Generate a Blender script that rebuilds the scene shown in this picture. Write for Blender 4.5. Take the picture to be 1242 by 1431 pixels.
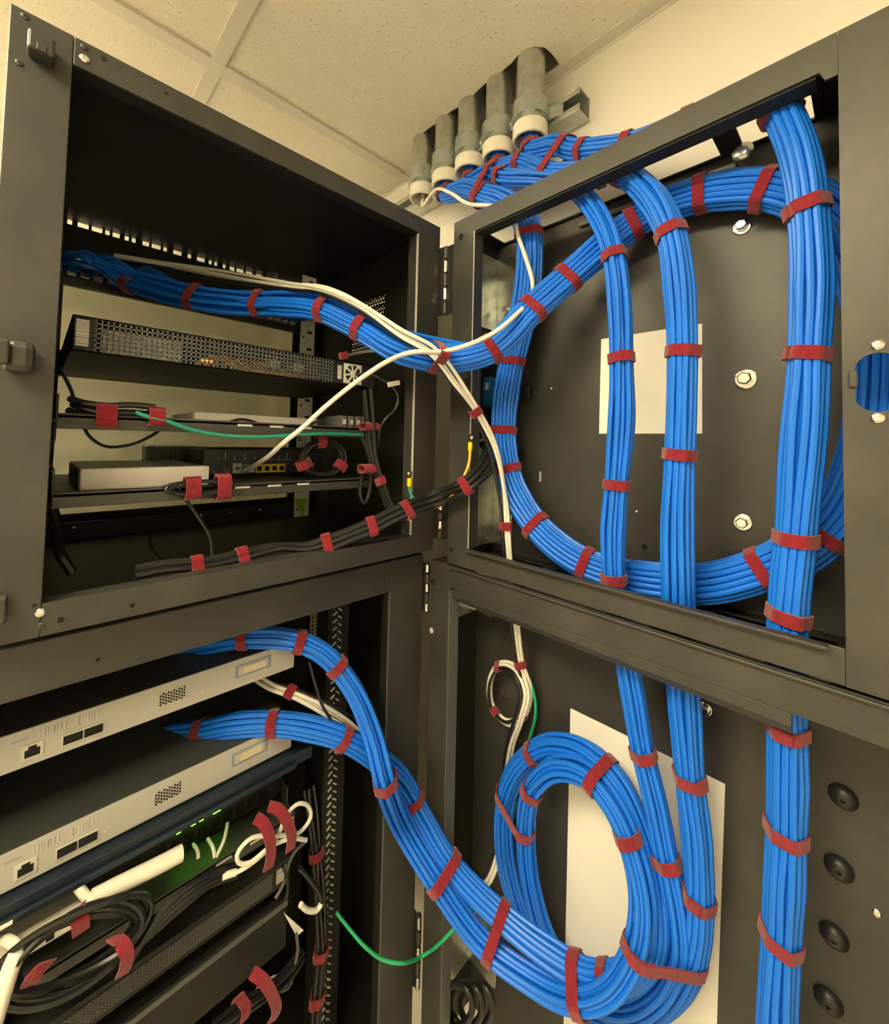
import bpy, bmesh, math, random
from mathutils import Vector, Matrix
from mathutils.geometry import tessellate_polygon
for o in list(bpy.data.objects): bpy.data.objects.remove(o)
random.seed(7)
scn = bpy.context.scene
C = scn.collection
# ------------------------------------------------------------------ camera (image 1242 x 1431)
S = 0.62            # metres per layout unit
CZ = 1.66           # camera height in metres
F = 584.0; PX, PY = 621.0, 597.0
def _n(v): return Vector(v).normalized()
_a = _n((47-PX, 606-PY, F)); _b = _n((1215-PX, 632-PY, F))
AX = -_a; AY = (_b-_b.dot(AX)*AX).normalized(); AZ = AX.cross(AY)     # world axes in camera coordinates (x right, y down, z ahead)
cam_d = bpy.data.cameras.new('camera'); cam = bpy.data.objects.new('camera', cam_d); C.objects.link(cam)
cam_d.sensor_fit = 'HORIZONTAL'; cam_d.sensor_width = 36.0; cam_d.lens = 36.0*F/1242
cam_d.shift_x = 0.0; cam_d.shift_y = -(715.5-PY)/1242; cam_d.clip_start = 0.01
cam.matrix_world = Matrix(((AX[0], -AX[1], -AX[2], 0), (AY[0], -AY[1], -AY[2], 0), (AZ[0], -AZ[1], -AZ[2], CZ), (0, 0, 0, 1)))
scn.camera = cam
# ------------------------------------------------------------------ world and exposure
w = bpy.data.worlds.new('world'); scn.world = w; w.use_nodes = True
w.node_tree.nodes['Background'].inputs[0].default_value = (1.0, 0.9, 0.7, 1)
w.node_tree.nodes['Background'].inputs[1].default_value = 0.05
scn.view_settings.view_transform = 'Standard'; scn.view_settings.look = 'None'
scn.view_settings.exposure = 0.3; scn.view_settings.gamma = 1.0; scn.view_settings.use_curve_mapping = False
LAMP = (1.0, 0.845, 0.52); LAMP_STRENGTH = 25.0

# ------------------------------------------------------------------ from photograph pixel to a place in the room
def ray(px, py):
    d = Vector(((px-PX)/F, (py-PY)/F, 1.0))
    return Vector((AX.dot(d), AY.dot(d), AZ.dot(d)))
def at(px, py, m, v):
    r = ray(px, py); k = {'x': 0, 'y': 1, 'z': 2}[m]
    return r*(v/r[k])
def proj(p):
    c = AX*p[0]+AY*p[1]+AZ*p[2]
    return PX+F*c[0]/c[2], PY+F*c[1]/c[2]

# ------------------------------------------------------------------ materials
M = {}
def mat(name, col, rough=0.5, metal=0.0, spec=0.5, var=0.0, scale=8.0, bump=0.0, bscale=200.0, coat=0.0, emit=None, es=0.0, sheen=0.0, col2=None, thr=None):
    m = bpy.data.materials.new(name); m.use_nodes = True; nt = m.node_tree; b = nt.nodes['Principled BSDF']
    b.inputs['Base Color'].default_value = (*col, 1); b.inputs['Roughness'].default_value = rough
    b.inputs['Metallic'].default_value = metal; b.inputs['Specular IOR Level'].default_value = spec
    b.inputs['Coat Weight'].default_value = coat; b.inputs['Sheen Weight'].default_value = sheen
    tc = nt.nodes.new('ShaderNodeTexCoord')
    if var or col2:
        geo = nt.nodes.new('ShaderNodeNewGeometry')
        n = nt.nodes.new('ShaderNodeTexNoise'); n.inputs['Scale'].default_value = scale; n.inputs['Detail'].default_value = 6; n.inputs['Roughness'].default_value = 0.6
        nt.links.new(geo.outputs['Position'], n.inputs['Vector'])
        r = nt.nodes.new('ShaderNodeValToRGB')
        t = thr or (0.35, 0.7)
        r.color_ramp.elements[0].position = t[0]; r.color_ramp.elements[1].position = t[1]
        c2 = col2 or tuple(min(1, c*(1+var)) for c in col); c1 = col if col2 else tuple(c*(1-var) for c in col)
        r.color_ramp.elements[0].color = (*c1, 1); r.color_ramp.elements[1].color = (*c2, 1)
        nt.links.new(n.outputs['Fac'], r.inputs['Fac']); nt.links.new(r.outputs['Color'], b.inputs['Base Color'])
    if bump:
        geo2 = nt.nodes.new('ShaderNodeNewGeometry')
        n2 = nt.nodes.new('ShaderNodeTexNoise'); n2.inputs['Scale'].default_value = bscale; n2.inputs['Detail'].default_value = 3
        bp = nt.nodes.new('ShaderNodeBump'); bp.inputs['Strength'].default_value = bump; bp.inputs['Distance'].default_value = 0.001
        nt.links.new(geo2.outputs['Position'], n2.inputs['Vector']); nt.links.new(n2.outputs['Fac'], bp.inputs['Height']); nt.links.new(bp.outputs['Normal'], b.inputs['Normal'])
    if emit:
        b.inputs['Emission Color'].default_value = (*emit, 1); b.inputs['Emission Strength'].default_value = es
    M[name] = m
    return m
mat('black_metal', (0.035, 0.034, 0.031), 0.42, 0.0, 0.5, scale=9, col2=(0.062, 0.059, 0.052), thr=(0.42, 0.78), bump=0.15, bscale=900)
mat('dark_metal', (0.017, 0.017, 0.0155), 0.5, 0.0, 0.3, var=0.25, scale=12, bump=0.1, bscale=900)  # cabinet black taken darker, interior shade is put into the colour
mat('galvanised', (0.46, 0.48, 0.45), 0.27, 0.85, 0.5, scale=45, col2=(0.66, 0.68, 0.64), bump=0.06, bscale=140)
mat('rail_steel', (0.60, 0.58, 0.52), 0.45, 0.25, 0.5, var=0.1, scale=30)
mat('zinc', (0.55, 0.60, 0.60), 0.3, 0.9, 0.5, var=0.1, scale=60)
mat('rail_bright', (0.84, 0.82, 0.75), 0.4, 0.1)  # paler rail steel, the light missing deep inside put into its colour
mat('steel', (0.72, 0.71, 0.68), 0.22, 1.0, 0.5)
mat('blue_cable', (0.008, 0.165, 0.80), 0.40, 0, 0.45, var=0.08, scale=10)
mat('white_cable', (0.78, 0.75, 0.67), 0.38)
mat('black_cable', (0.011, 0.011, 0.0115), 0.36)
mat('green_cable', (0.02, 0.40, 0.17), 0.35)
mat('teal_cable', (0.02, 0.28, 0.20), 0.35)
mat('yellow_cable', (0.80, 0.48, 0.02), 0.4)
mat('orange_cable', (0.85, 0.25, 0.02), 0.4)
mat('red_strap', (0.225, 0.014, 0.027), 0.95, 0, 0.2, var=0.2, scale=140, bump=0.6, bscale=1600, sheen=0.3)
mat('white_plastic', (0.76, 0.73, 0.64), 0.4)
mat('clear_plug', (0.55, 0.55, 0.50), 0.2)
mat('black_plastic', (0.016, 0.016, 0.016), 0.42)
mat('grey_plastic', (0.10, 0.10, 0.095), 0.45)
mat('switch_face', (0.44, 0.43, 0.405), 0.5, 0, 0.4, var=0.03, scale=30)
mat('switch_body', (0.055, 0.058, 0.055), 0.5, 0, 0.4)
mat('navy_metal', (0.007, 0.017, 0.030), 0.4)
mat('silver_plastic', (0.62, 0.58, 0.55), 0.4)
mat('blue_plastic', (0.01, 0.16, 0.42), 0.4)
mat('connector_blue', (0.22, 0.28, 0.36), 0.5)
mat('connector_beige', (0.60, 0.52, 0.36), 0.5)
mat('paper', (0.86, 0.83, 0.76), 0.7, 0, 0.2, var=0.02, scale=20)
mat('wall_paint', (0.80, 0.77, 0.71), 0.75, 0, 0.25, var=0.02, scale=3, bump=0.1, bscale=300)
mat('trim_paint', (0.70, 0.665, 0.585), 0.5)
mat('floor_vinyl', (0.50, 0.47, 0.41), 0.35, 0, 0.5, var=0.12, scale=10)
mat('plenum', (0.05, 0.048, 0.042), 0.9)
mat('port_yellow', (0.85, 0.62, 0.01), 0.4)
mat('port_green', (0.05, 0.45, 0.09), 0.4)
mat('lime_tag', (0.22, 0.55, 0.02), 0.5)
mat('lug_yellow', (0.95, 0.68, 0.0), 0.45)
mat('hole_black', (0.004, 0.004, 0.004), 0.9)
mat('led_green', (0.05, 0.5, 0.02), 0.4, emit=(0.18, 1.0, 0.02), es=9.0)
mat('led_amber', (0.5, 0.2, 0.02), 0.4, emit=(1.0, 0.32, 0.02), es=1.2)
mat('print_grey', (0.33, 0.32, 0.30), 0.6)
mat('lamp_diffuser', (0.9, 0.9, 0.85), 0.5, emit=LAMP, es=LAMP_STRENGTH)
# ceiling tile: off-white with small dark pits
m = mat('ceiling_tile', (0.76, 0.72, 0.62), 0.9, 0, 0.1); nt = m.node_tree; b = nt.nodes['Principled BSDF']
g = nt.nodes.new('ShaderNodeNewGeometry')
v = nt.nodes.new('ShaderNodeTexNoise'); v.inputs['Scale'].default_value = 210; v.inputs['Detail'].default_value = 2
v2 = nt.nodes.new('ShaderNodeTexNoise'); v2.inputs['Scale'].default_value = 40; v2.inputs['Detail'].default_value = 6
nt.links.new(g.outputs['Position'], v.inputs['Vector']); nt.links.new(g.outputs['Position'], v2.inputs['Vector'])
r = nt.nodes.new('ShaderNodeValToRGB'); r.color_ramp.elements[0].position = 0.26; r.color_ramp.elements[1].position = 0.37
r.color_ramp.elements[0].color = (0.42, 0.37, 0.28, 1); r.color_ramp.elements[1].color = (0.87, 0.82, 0.71, 1)
nt.links.new(v.outputs['Fac'], r.inputs['Fac'])
mx = nt.nodes.new('ShaderNodeMix'); mx.data_type = 'RGBA'; mx.blend_type = 'MULTIPLY'; mx.inputs[0].default_value = 0.10
nt.links.new(r.outputs['Color'], mx.inputs[6]); nt.links.new(v2.outputs['Fac'], mx.inputs[7]); nt.links.new(mx.outputs[2], b.inputs['Base Color'])
bp = nt.nodes.new('ShaderNodeBump'); bp.inputs['Strength'].default_value = 0.4; bp.inputs['Distance'].default_value = 0.002
nt.links.new(r.outputs['Color'], bp.inputs['Height']); nt.links.new(bp.outputs['Normal'], b.inputs['Normal'])
# smoked acrylic pane
m = bpy.data.materials.new('smoked_acrylic'); m.use_nodes = True; nt = m.node_tree; nt.nodes.clear()
out = nt.nodes.new('ShaderNodeOutputMaterial'); mixs = nt.nodes.new('ShaderNodeMixShader'); tr = nt.nodes.new('ShaderNodeBsdfTransparent'); gl = nt.nodes.new('ShaderNodeBsdfGlossy')
tr.inputs[0].default_value = (0.42, 0.42, 0.37, 1); gl.inputs['Roughness'].default_value = 0.15; mixs.inputs[0].default_value = 0.06
nt.links.new(tr.outputs[0], mixs.inputs[1]); nt.links.new(gl.outputs[0], mixs.inputs[2]); nt.links.new(mixs.outputs[0], out.inputs[0]); M['smoked_acrylic'] = m
# barcode sticker: white with thin dark bars
def barcode(name, axis, scale, base=(0.74, 0.72, 0.68), ink=(0.12, 0.12, 0.12)):
    m = mat(name, base, 0.5); nt = m.node_tree; b = nt.nodes['Principled BSDF']
    g = nt.nodes.new('ShaderNodeNewGeometry'); mp = nt.nodes.new('ShaderNodeMapping')
    sc = [0.0, 0.0, 0.0]; sc[axis] = scale; mp.inputs['Scale'].default_value = sc
    n = nt.nodes.new('ShaderNodeTexNoise'); n.inputs['Scale'].default_value = 1; n.inputs['Detail'].default_value = 2
    r = nt.nodes.new('ShaderNodeValToRGB'); r.color_ramp.interpolation = 'CONSTANT'
    r.color_ramp.elements[0].color = (*ink, 1); r.color_ramp.elements[1].position = 0.5; r.color_ramp.elements[1].color = (*base, 1)
    nt.links.new(g.outputs['Position'], mp.inputs['Vector']); nt.links.new(mp.outputs[0], n.inputs['Vector']); nt.links.new(n.outputs['Fac'], r.inputs['Fac']); nt.links.new(r.outputs[0], b.inputs['Base Color'])
barcode('barcode_y', 1, 900, (0.60, 0.585, 0.55), (0.22, 0.21, 0.20))
barcode('barcode_z', 2, 900)

# ------------------------------------------------------------------ mesh helpers (layout units in, metres out)
class MB:
    def __init__(s): s.v = []; s.f = []; s.sm = []
    def add(s, vs, fs, smooth=False):
        k = len(s.v); s.v += [tuple(p) for p in vs]; s.f += [tuple(i+k for i in f) for f in fs]; s.sm += [smooth]*len(fs); return s
    def box(s, x0, x1, y0, y1, z0, z1):
        return s.add([(x, y, z) for x in (x0, x1) for y in (y0, y1) for z in (z0, z1)],
                     [(0, 1, 3, 2), (4, 6, 7, 5), (0, 4, 5, 1), (2, 3, 7, 6), (0, 2, 6, 4), (1, 5, 7, 3)])
    def obox(s, c, a, b, c3):      # oriented box: centre and three half-axis vectors
        c = Vector(c); a = Vector(a); b = Vector(b); d = Vector(c3)
        return s.add([c+i*a+j*b+k*d for i in (-1, 1) for j in (-1, 1) for k in (-1, 1)],
                     [(0, 1, 3, 2), (4, 6, 7, 5), (0, 4, 5, 1), (2, 3, 7, 6), (0, 2, 6, 4), (1, 5, 7, 3)])
    def lathe(s, p, axis, prof, n=20, smooth=True):   # profile of (height along axis, radius)
        p = Vector(p); ax = Vector(axis).normalized(); u = ax.orthogonal().normalized(); w_ = ax.cross(u)
        vs = []; fs = []
        for h, r in prof:
            for i in range(n):
                t = 2*math.pi*i/n; vs.append(p+ax*h+(u*math.cos(t)+w_*math.sin(t))*r)
        for j in range(len(prof)-1):
            for i in range(n): fs.append((j*n+i, j*n+(i+1) % n, (j+1)*n+(i+1) % n, (j+1)*n+i))
        s.add(vs, fs, smooth)
        k = len(s.v)-len(vs)
        if prof[0][1] > 1e-6: s.f.append(tuple(k+i for i in reversed(range(n)))); s.sm.append(False)
        if prof[-1][1] > 1e-6: s.f.append(tuple(k+(len(prof)-1)*n+i for i in range(n))); s.sm.append(False)
        return s
    def cyl(s, p, q, r, n=16, r2=None):
        p = Vector(p); q = Vector(q); return s.lathe(p, q-p, [(0, r), ((q-p).length, r if r2 is None else r2)], n)
    def pipe(s, p, q, r0, r1, n=24):                 # hollow pipe, r1 < r0
        p = Vector(p); L = (Vector(q)-p).length
        prof = [(0, r1), (0, r0), (L, r0), (L, r1), (0, r1)]
        ax = (Vector(q)-p).normalized(); u = ax.orthogonal().normalized(); w_ = ax.cross(u); vs = []; fs = []
        for h, r in prof[:-1]:
            for i in range(n):
                t = 2*math.pi*i/n; vs.append(p+ax*h+(u*math.cos(t)+w_*math.sin(t))*r)
        for j in range(4):
            for i in range(n): fs.append((j*n+i, j*n+(i+1) % n, ((j+1) % 4)*n+(i+1) % n, ((j+1) % 4)*n+i))
        return s.add(vs, fs, True)
    def tube(s, pts, r, n=8, caps=True):
        fr = rmf(pts); vs = []; fs = []
        for (p, T, N, B) in fr:
            for i in range(n):
                t = 2*math.pi*i/n; vs.append(p+(N*math.cos(t)+B*math.sin(t))*r)
        for j in range(len(pts)-1):
            for i in range(n): fs.append((j*n+i, j*n+(i+1) % n, (j+1)*n+(i+1) % n, (j+1)*n+i))
        s.add(vs, fs, True)
        if caps:
            k = len(s.v)-len(vs); s.f.append(tuple(k+i for i in reversed(range(n)))); s.sm.append(False)
            s.f.append(tuple(k+(len(pts)-1)*n+i for i in range(n))); s.sm.append(False)
        return s
    def plate(s, outer, holes, axis, a0, a1):        # flat plate with holes; 2-D outline in the two other axes
        loops = [outer]+list(holes)
        flat = [p for L in loops for p in L]
        def P(p, a):
            q = list(p); q.insert(axis, a); return tuple(q)
        tris = tessellate_polygon([[Vector((p[0], p[1], 0)) for p in L] for L in loops])
        n = len(flat); vs = [P(p, a0) for p in flat]+[P(p, a1) for p in flat]
        fs = [tuple(t) for t in tris]+[tuple(i+n for i in reversed(t)) for t in tris]
        k = 0
        for L in loops:
            m_ = len(L)
            for i in range(m_): fs.append((k+i, k+(i+1) % m_, n+k+(i+1) % m_, n+k+i))
            k += m_
        return s.add(vs, fs)
    def build(s, name, mtl, parent=None, bevel=0.0, origin=None):
        W = [Vector((p[0]*S, p[1]*S, p[2]*S+CZ)) for p in s.v]
        if parent is not None:
            # world location of the parent chain (no rotations are used)
            o = parent; base = Vector((0, 0, 0))
            while o is not None: base += o.location; o = o.parent
        else: base = Vector((0, 0, 0))
        lo = Vector([min(p[i] for p in W) for i in range(3)]); hi = Vector([max(p[i] for p in W) for i in range(3)])
        org = Vector(((lo[0]+hi[0])/2, (lo[1]+hi[1])/2, lo[2]))
        me = bpy.data.meshes.new(name); me.from_pydata([tuple(p-org) for p in W], [], s.f)
        for i, q in enumerate(s.sm): me.polygons[i].use_smooth = q
        bm = bmesh.new(); bm.from_mesh(me); bmesh.ops.recalc_face_normals(bm, faces=bm.faces); bm.to_mesh(me); bm.free()
        if any(s.sm): me.set_sharp_from_angle(angle=0.75)
        me.materials.append(M[mtl])
        ob = bpy.data.objects.new(name, me); C.objects.link(ob)
        if parent is not None: ob.parent = parent
        ob.location = org-base
        if bevel:
            bv = ob.modifiers.new('bevel', 'BEVEL'); bv.width = bevel*S; bv.segments = 2; bv.limit_method = 'ANGLE'; bv.angle_limit = 0.7
        return ob
def thing(name, label, cat, p, group=None):
    o = bpy.data.objects.new(name, None); C.objects.link(o); o.location = (p[0]*S, p[1]*S, p[2]*S+CZ); o.empty_display_size = 0.05
    o['label'] = label; o['category'] = cat
    if group: o['group'] = group
    return o
def tag(o, label, cat, group=None):
    o['label'] = label; o['category'] = cat
    if group: o['group'] = group
    return o
def struct(o, label=None, cat=None):
    o['kind'] = 'structure'
    if label: o['label'] = label
    if cat: o['category'] = cat
    return o
def stuff(o): o['kind'] = 'stuff'; return o
def bx(name, m_, parent, x0, x1, y0, y1, z0, z1, bevel=0.0): return MB().box(x0, x1, y0, y1, z0, z1).build(name, m_, parent, bevel)

def spline(P, step=0.016):
    P = [Vector(p) for p in P]; Q = [P[0]*2-P[1]]+P+[P[-1]*2-P[-2]]; out = []
    for i in range(1, len(Q)-2):
        p0, p1, p2, p3 = Q[i-1:i+3]
        def tj(t, a, b): return t+max(1e-4, (b-a).length)**0.5
        t0 = 0; t1 = tj(t0, p0, p1); t2 = tj(t1, p1, p2); t3 = tj(t2, p2, p3)
        n = max(4, int((p2-p1).length/0.004))
        for k in range(n):
            t = t1+(t2-t1)*k/n
            A1 = p0*((t1-t)/(t1-t0))+p1*((t-t0)/(t1-t0)); A2 = p1*((t2-t)/(t2-t1))+p2*((t-t1)/(t2-t1)); A3 = p2*((t3-t)/(t3-t2))+p3*((t-t2)/(t3-t2))
            B1 = A1*((t2-t)/(t2-t0))+A2*((t-t0)/(t2-t0)); B2 = A2*((t3-t)/(t3-t1))+A3*((t-t1)/(t3-t1))
            out.append(B1*((t2-t)/(t2-t1))+B2*((t-t1)/(t2-t1)))
    out.append(P[-1])
    L = [0.0]
    for i in range(1, len(out)): L.append(L[-1]+(out[i]-out[i-1]).length)
    n = max(3, int(round(L[-1]/step))); res = []; j = 0
    for k in range(n+1):
        d = L[-1]*k/n
        while j < len(L)-2 and L[j+1] < d: j += 1
        f_ = (d-L[j])/max(1e-9, L[j+1]-L[j]); res.append(out[j].lerp(out[j+1], min(1, f_)))
    return res
def rmf(pts, ref=(0, -1, 0)):
    pts = [Vector(p) for p in pts]; n = len(pts); T = []
    for i in range(n):
        d = pts[min(n-1, i+1)]-pts[max(0, i-1)]; T.append(d.normalized() if d.length > 1e-9 else Vector((0, 0, 1)))
    r = Vector(ref); N = r-r.dot(T[0])*T[0]
    if N.length < 1e-3: N = T[0].orthogonal()
    N.normalize(); fr = []
    for i in range(n):
        if i:
            v1 = pts[i]-pts[i-1]; c1 = v1.dot(v1)
            if c1 > 1e-12:
                rL = N-v1*(2/c1*v1.dot(N)); tL = T[i-1]-v1*(2/c1*v1.dot(T[i-1])); v2_ = T[i]-tL; c2 = v2_.dot(v2_)
                N = rL-v2_*(2/c2*v2_.dot(rL)) if c2 > 1e-12 else rL
            N = (N-N.dot(T[i])*T[i]).normalized()
        fr.append((pts[i], T[i], N, T[i].cross(N)))
    return fr
def path(spec):
    return [Vector(s_) if len(s_) == 3 else at(*s_) for s_ in spec]
def ring_mesh(c, T, A, B, a, b, width=0.026, th=0.0035, n=30, power=2.0, tail=True):
    # hook-and-loop band: a strip wound a little more than once round an oval, lying along T
    c = Vector(c); vs = []; fs = []; turns = 1.10 if tail else 1.0; ph = random.uniform(0, 6.28); m_ = int(n*turns)
    for i in range(m_+1):
        t = ph+2*math.pi*turns*i/m_; k = 1+0.02*i/m_; ca, sa = math.cos(t), math.sin(t)
        e = 2.0/power
        u = math.copysign(abs(ca)**e, ca); v_ = math.copysign(abs(sa)**e, sa)
        lift = th*0.9*max(0, (i-n)/max(1, m_-n)) if tail else 0
        for (h, o) in ((-1, 0), (1, 0), (1, 1), (-1, 1)):
            vs.append(c+A*(u*(a+o*th+lift)*k)+B*(v_*(b+o*th+lift)*k)+T*(h*width/2))
    for i in range(m_):
        for j in range(4): fs.append((i*4+j, i*4+(j+1) % 4, (i+1)*4+(j+1) % 4, (i+1)*4+j))
    fs += [(0, 1, 2, 3), (m_*4+3, m_*4+2, m_*4+1, m_*4)]
    return MB().add(vs, fs)
def band(parent, c, T, A, B, a, b, **k): return ring_mesh(c, T, A, B, a, b, **k).build('strap', 'red_strap', parent)
def span_strap(parent, p, q, b, normal, width=0.028):
    P, Q = at(*p), at(*q); A = (Q-P); a = A.length/2; A.normalize(); N = Vector(normal); N = (N-N.dot(A)*A).normalized(); T = A.cross(N)
    return band(parent, (P+Q)/2, T, A, N, a, b, width=width, power=2.8)

def hull2(P):
    P = sorted(set((round(a, 6), round(b_, 6)) for a, b_ in P)); out = []
    for pts in (P, P[::-1]):
        h = []
        for p in pts:
            while len(h) > 1 and (h[-1][0]-h[-2][0])*(p[1]-h[-2][1])-(h[-1][1]-h[-2][1])*(p[0]-h[-2][0]) <= 0: h.pop()
            h.append(p)
        out += h[:-1]
    return out
def hull_strap(parent, cs, T, A, B, rads, width=.024, th=.0032):
    # hook-and-loop strip wound tightly round a set of cables (centres cs, radii rads), a little more than one turn
    c = sum((Vector(p) for p in cs), Vector())/len(cs); P = []
    for p, r_ in zip(cs, rads):
        d = Vector(p)-c; u, v_ = d.dot(A), d.dot(B)
        P += [(u+1.12*r_*math.cos(k*math.pi/6), v_+1.12*r_*math.sin(k*math.pi/6)) for k in range(12)]
    H = hull2(P); n = len(H); L = [0.0]
    for i in range(n): L.append(L[-1]+math.hypot(H[(i+1) % n][0]-H[i][0], H[(i+1) % n][1]-H[i][1]))
    tot = L[-1]; N_ = 44; start = random.uniform(0, tot); m_ = int(N_*1.12); vs = []; fs = []
    def ev(d):
        d %= tot; i = 0
        while L[i+1] < d: i += 1
        f_ = (d-L[i])/max(1e-9, L[i+1]-L[i]); a, b_ = H[i], H[(i+1) % n]; return a[0]+(b_[0]-a[0])*f_, a[1]+(b_[1]-a[1])*f_
    for i in range(m_+1):
        d = start+tot*i/N_; u, v_ = ev(d); u1, v1 = ev(d-.004); u2, v2 = ev(d+.004); tx, ty = u2-u1, v2-v1; q = math.hypot(tx, ty) or 1; nx, ny = ty/q, -tx/q
        lift = .0004+th*1.05*min(1.0, max(0.0, (i-N_+2)/2.0))
        for h, o in ((-1, 0), (1, 0), (1, 1), (-1, 1)):
            k = lift+o*th; vs.append(c+A*(u+nx*k)+B*(v_+ny*k)+T*(h*width/2))
    for i in range(m_):
        for j in range(4): fs.append((i*4+j, i*4+(j+1) % 4, (i+1)*4+(j+1) % 4, (i+1)*4+j))
    fs += [(0, 1, 2, 3), (m_*4+3, m_*4+2, m_*4+1, m_*4)]
    return MB().add(vs, fs).build('strap', 'red_strap', parent)
def multi_strap(parent, items, extra=(), width=.026, T=None):
    # one strap round several runs: items = (bundle, px, py)
    cs, rads, Ts = [], [], []
    for bnd, px, py in items:
        i = bnd.near(px, py); q = [c[i] for c in bnd.pts if len(c) > i]; cs.append(q); rads += [bnd.r]*len(q); t = bnd.fr[i][1]
        if Ts and t.dot(Ts[0]) < 0: t = -t
        Ts.append(t)
    Tm = (Vector(T) if T else sum(Ts, Vector())).normalized(); allp = [p for q in cs for p in q]+[Vector(e) for e in extra]; rads += [.0065]*len(extra)
    A = Tm.orthogonal().normalized(); B = Tm.cross(A)
    c = sum(allp, Vector())/len(allp)
    allp = [p-Tm*(p-c).dot(Tm) for p in allp]
    return hull_strap(parent, allp, Tm, A, B, rads, width)
RC = 0.0065
def lattice(n, aspect):
    # hexagonal packing of n cables in an oval, aspect = width / depth ; returns (across, depth) in cable radii
    c = []
    for j in range(-9, 10):
        for i in range(-14, 15):
            x = 2*i+(j % 2); y = j*1.732
            c.append((x, y))
    c.sort(key=lambda p: (p[0]/aspect)**2*1.0+p[1]**2+0.001*p[0])
    return c[:n]
class Bundle:
    def __init__(s, name, label, spec, n, aspect, pins, group='blue cable bundles', r=RC, rand=1, ends=None, mtl='blue_cable', cat='cable bundle', mats=None, ref=(0, -1, 0), wander=0.28, sides=8, mouth_scale=1.0):
        rnd = random.Random(rand); P = spline(path(spec)); fr = rmf(P, ref)
        s.fr = fr; s.r = r
        pos = lattice(n, aspect); s.a = (max(abs(p[0]) for p in pos)+1)*r; s.b = (max(abs(p[1]) for p in pos)+1)*r
        zmin = min(p[2] for p in P); s.root = thing(name, label, cat, (P[0][0], P[0][1], zmin), group)
        s.pr = [proj(p) for p in P]
        s.idx = [s.near(px, py) if not isinstance(px, tuple) else 0 for (px, py) in pins]
        # tighter at each strap, fuller between
        sc = []
        for k in range(len(P)):
            d = min([abs(k-i) for i in s.idx] or [99]); sc.append((0.94+0.08*min(1, d/9.0)**1.5)*(min(1, mouth_scale+(1-mouth_scale)*max(0, k-14)/14)))
        s.pts = []
        for ci, (u, v_) in enumerate(pos):
            f1, f2, p1, p2, p3, p4 = rnd.uniform(.05, .11), rnd.uniform(.03, .08), *[rnd.uniform(0, 6.3) for _ in range(4)]
            pts = []; last = len(fr); tgt = None
            if ends: last, tgt = ends(ci, n, s, rnd)
            for k in range(last):
                p, T, N, B = fr[k]
                du = wander*(math.sin(k*f1+p1)+.6*math.sin(k*f2*2.3+p2)); dv = wander*(math.sin(k*f2+p3)+.6*math.sin(k*f1*2.1+p4))
                d = min([abs(k-i) for i in s.idx] or [99]); q = min(1, d/7.0)
                pts.append(p+B*((u+du*q)*r*sc[k])+N*((v_+dv*q*.8)*r*sc[k]))
            s.pts.append(pts[:-4] if tgt else pts)
            if tgt: pts = pts[:-4]+spline([pts[-4]]+[Vector(t_) for t_ in tgt])[1:]
            mtl_ = mats[ci % len(mats)] if mats else mtl
            MB().tube(pts, r, sides).build('cable', mtl_, s.root)
        for i in s.idx: s.strap(i)
    def near(s, px, py):
        return min(range(len(s.pr)), key=lambda k: (s.pr[k][0]-px)**2+(s.pr[k][1]-py)**2)
    def strap(s, i, width=0.024):
        p, T, N, B = s.fr[i]; t = random.uniform(-.14, .14); T2 = (T+B*t).normalized(); B2 = (B-T*t).normalized()
        q = [c[i] for c in s.pts if len(c) > i] or [p]
        hull_strap(s.root, q, T2, B2, N, [s.r]*len(q), width)
    def upto(s, px, py): return s.near(px, py)
def wire(name, label, spec, r, mtl, cat='cable', group=None, parent=None, n=8):
    P = spline(path(spec), 0.012); ob = MB().tube(P, r, n).build(name, mtl, parent)
    if parent is None: tag(ob, label, cat, group)
    return ob
def bolt(parent, p, axis, r, washer=True, mtl='steel', name='bolt'):
    p = Vector(p); mb = MB(); ax = Vector(axis)
    if washer: mb.lathe(p, ax, [(0, r*1.5), (r*.3, r*1.5), (r*.35, r*1.35)], 20, False)
    mb.lathe(p+ax*(r*.35 if washer else 0), ax, [(0, r), (r*1.0, r), (r*1.2, r*.8)], 6, False)
    return mb.build(name, mtl, parent)
def screw(parent, p, axis, r, mtl='steel', name='screw'):
    mb = MB().lathe(p, axis, [(0, r), (r*.25, r*.98), (r*.5, r*.7), (r*.52, r*.35), (r*.3, r*.3)], 14)
    return mb.build(name, mtl, parent)
def disc_hole(parent, p, axis, r, name='hole'):
    return MB().lathe(p, axis, [(0, r), (0.0012, r)], 16, False).build(name, 'hole_black', parent)

# ================================================================== THE ROOM
X0, X1, Y0, WALL, FLOOR, CEIL, DECK = -2.75, 1.75, -3.3, 1.225, -CZ/S, 1.255, 1.62
struct(bx('floor', 'floor_vinyl', None, X0, X1, Y0, WALL, FLOOR-.05, FLOOR))
struct(bx('wall_back', 'wall_paint', None, X0, X1, WALL, WALL+.08, FLOOR, DECK))
struct(bx('wall_left', 'wall_paint', None, X0-.08, X0, Y0, WALL+.08, FLOOR, DECK))
struct(bx('wall_right', 'wall_paint', None, X1, X1+.08, Y0, WALL+.08, FLOOR, DECK))
struct(bx('wall_front', 'wall_paint', None, X0, X1, Y0-.08, Y0, FLOOR, DECK))
struct(bx('baseboard_back', 'dark_metal', None, X0, X1, WALL-.012, WALL, FLOOR, FLOOR+.16))
ceil = struct(bx('ceiling', 'plenum', None, X0-.08, X1+.08, Y0-.08, WALL+.08, DECK, DECK+.05))
GX = [X0, -1.53, .44, X1]; GY = [Y0, -2.55, -1.57, -.59, .385, WALL]
lamps = []
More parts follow.
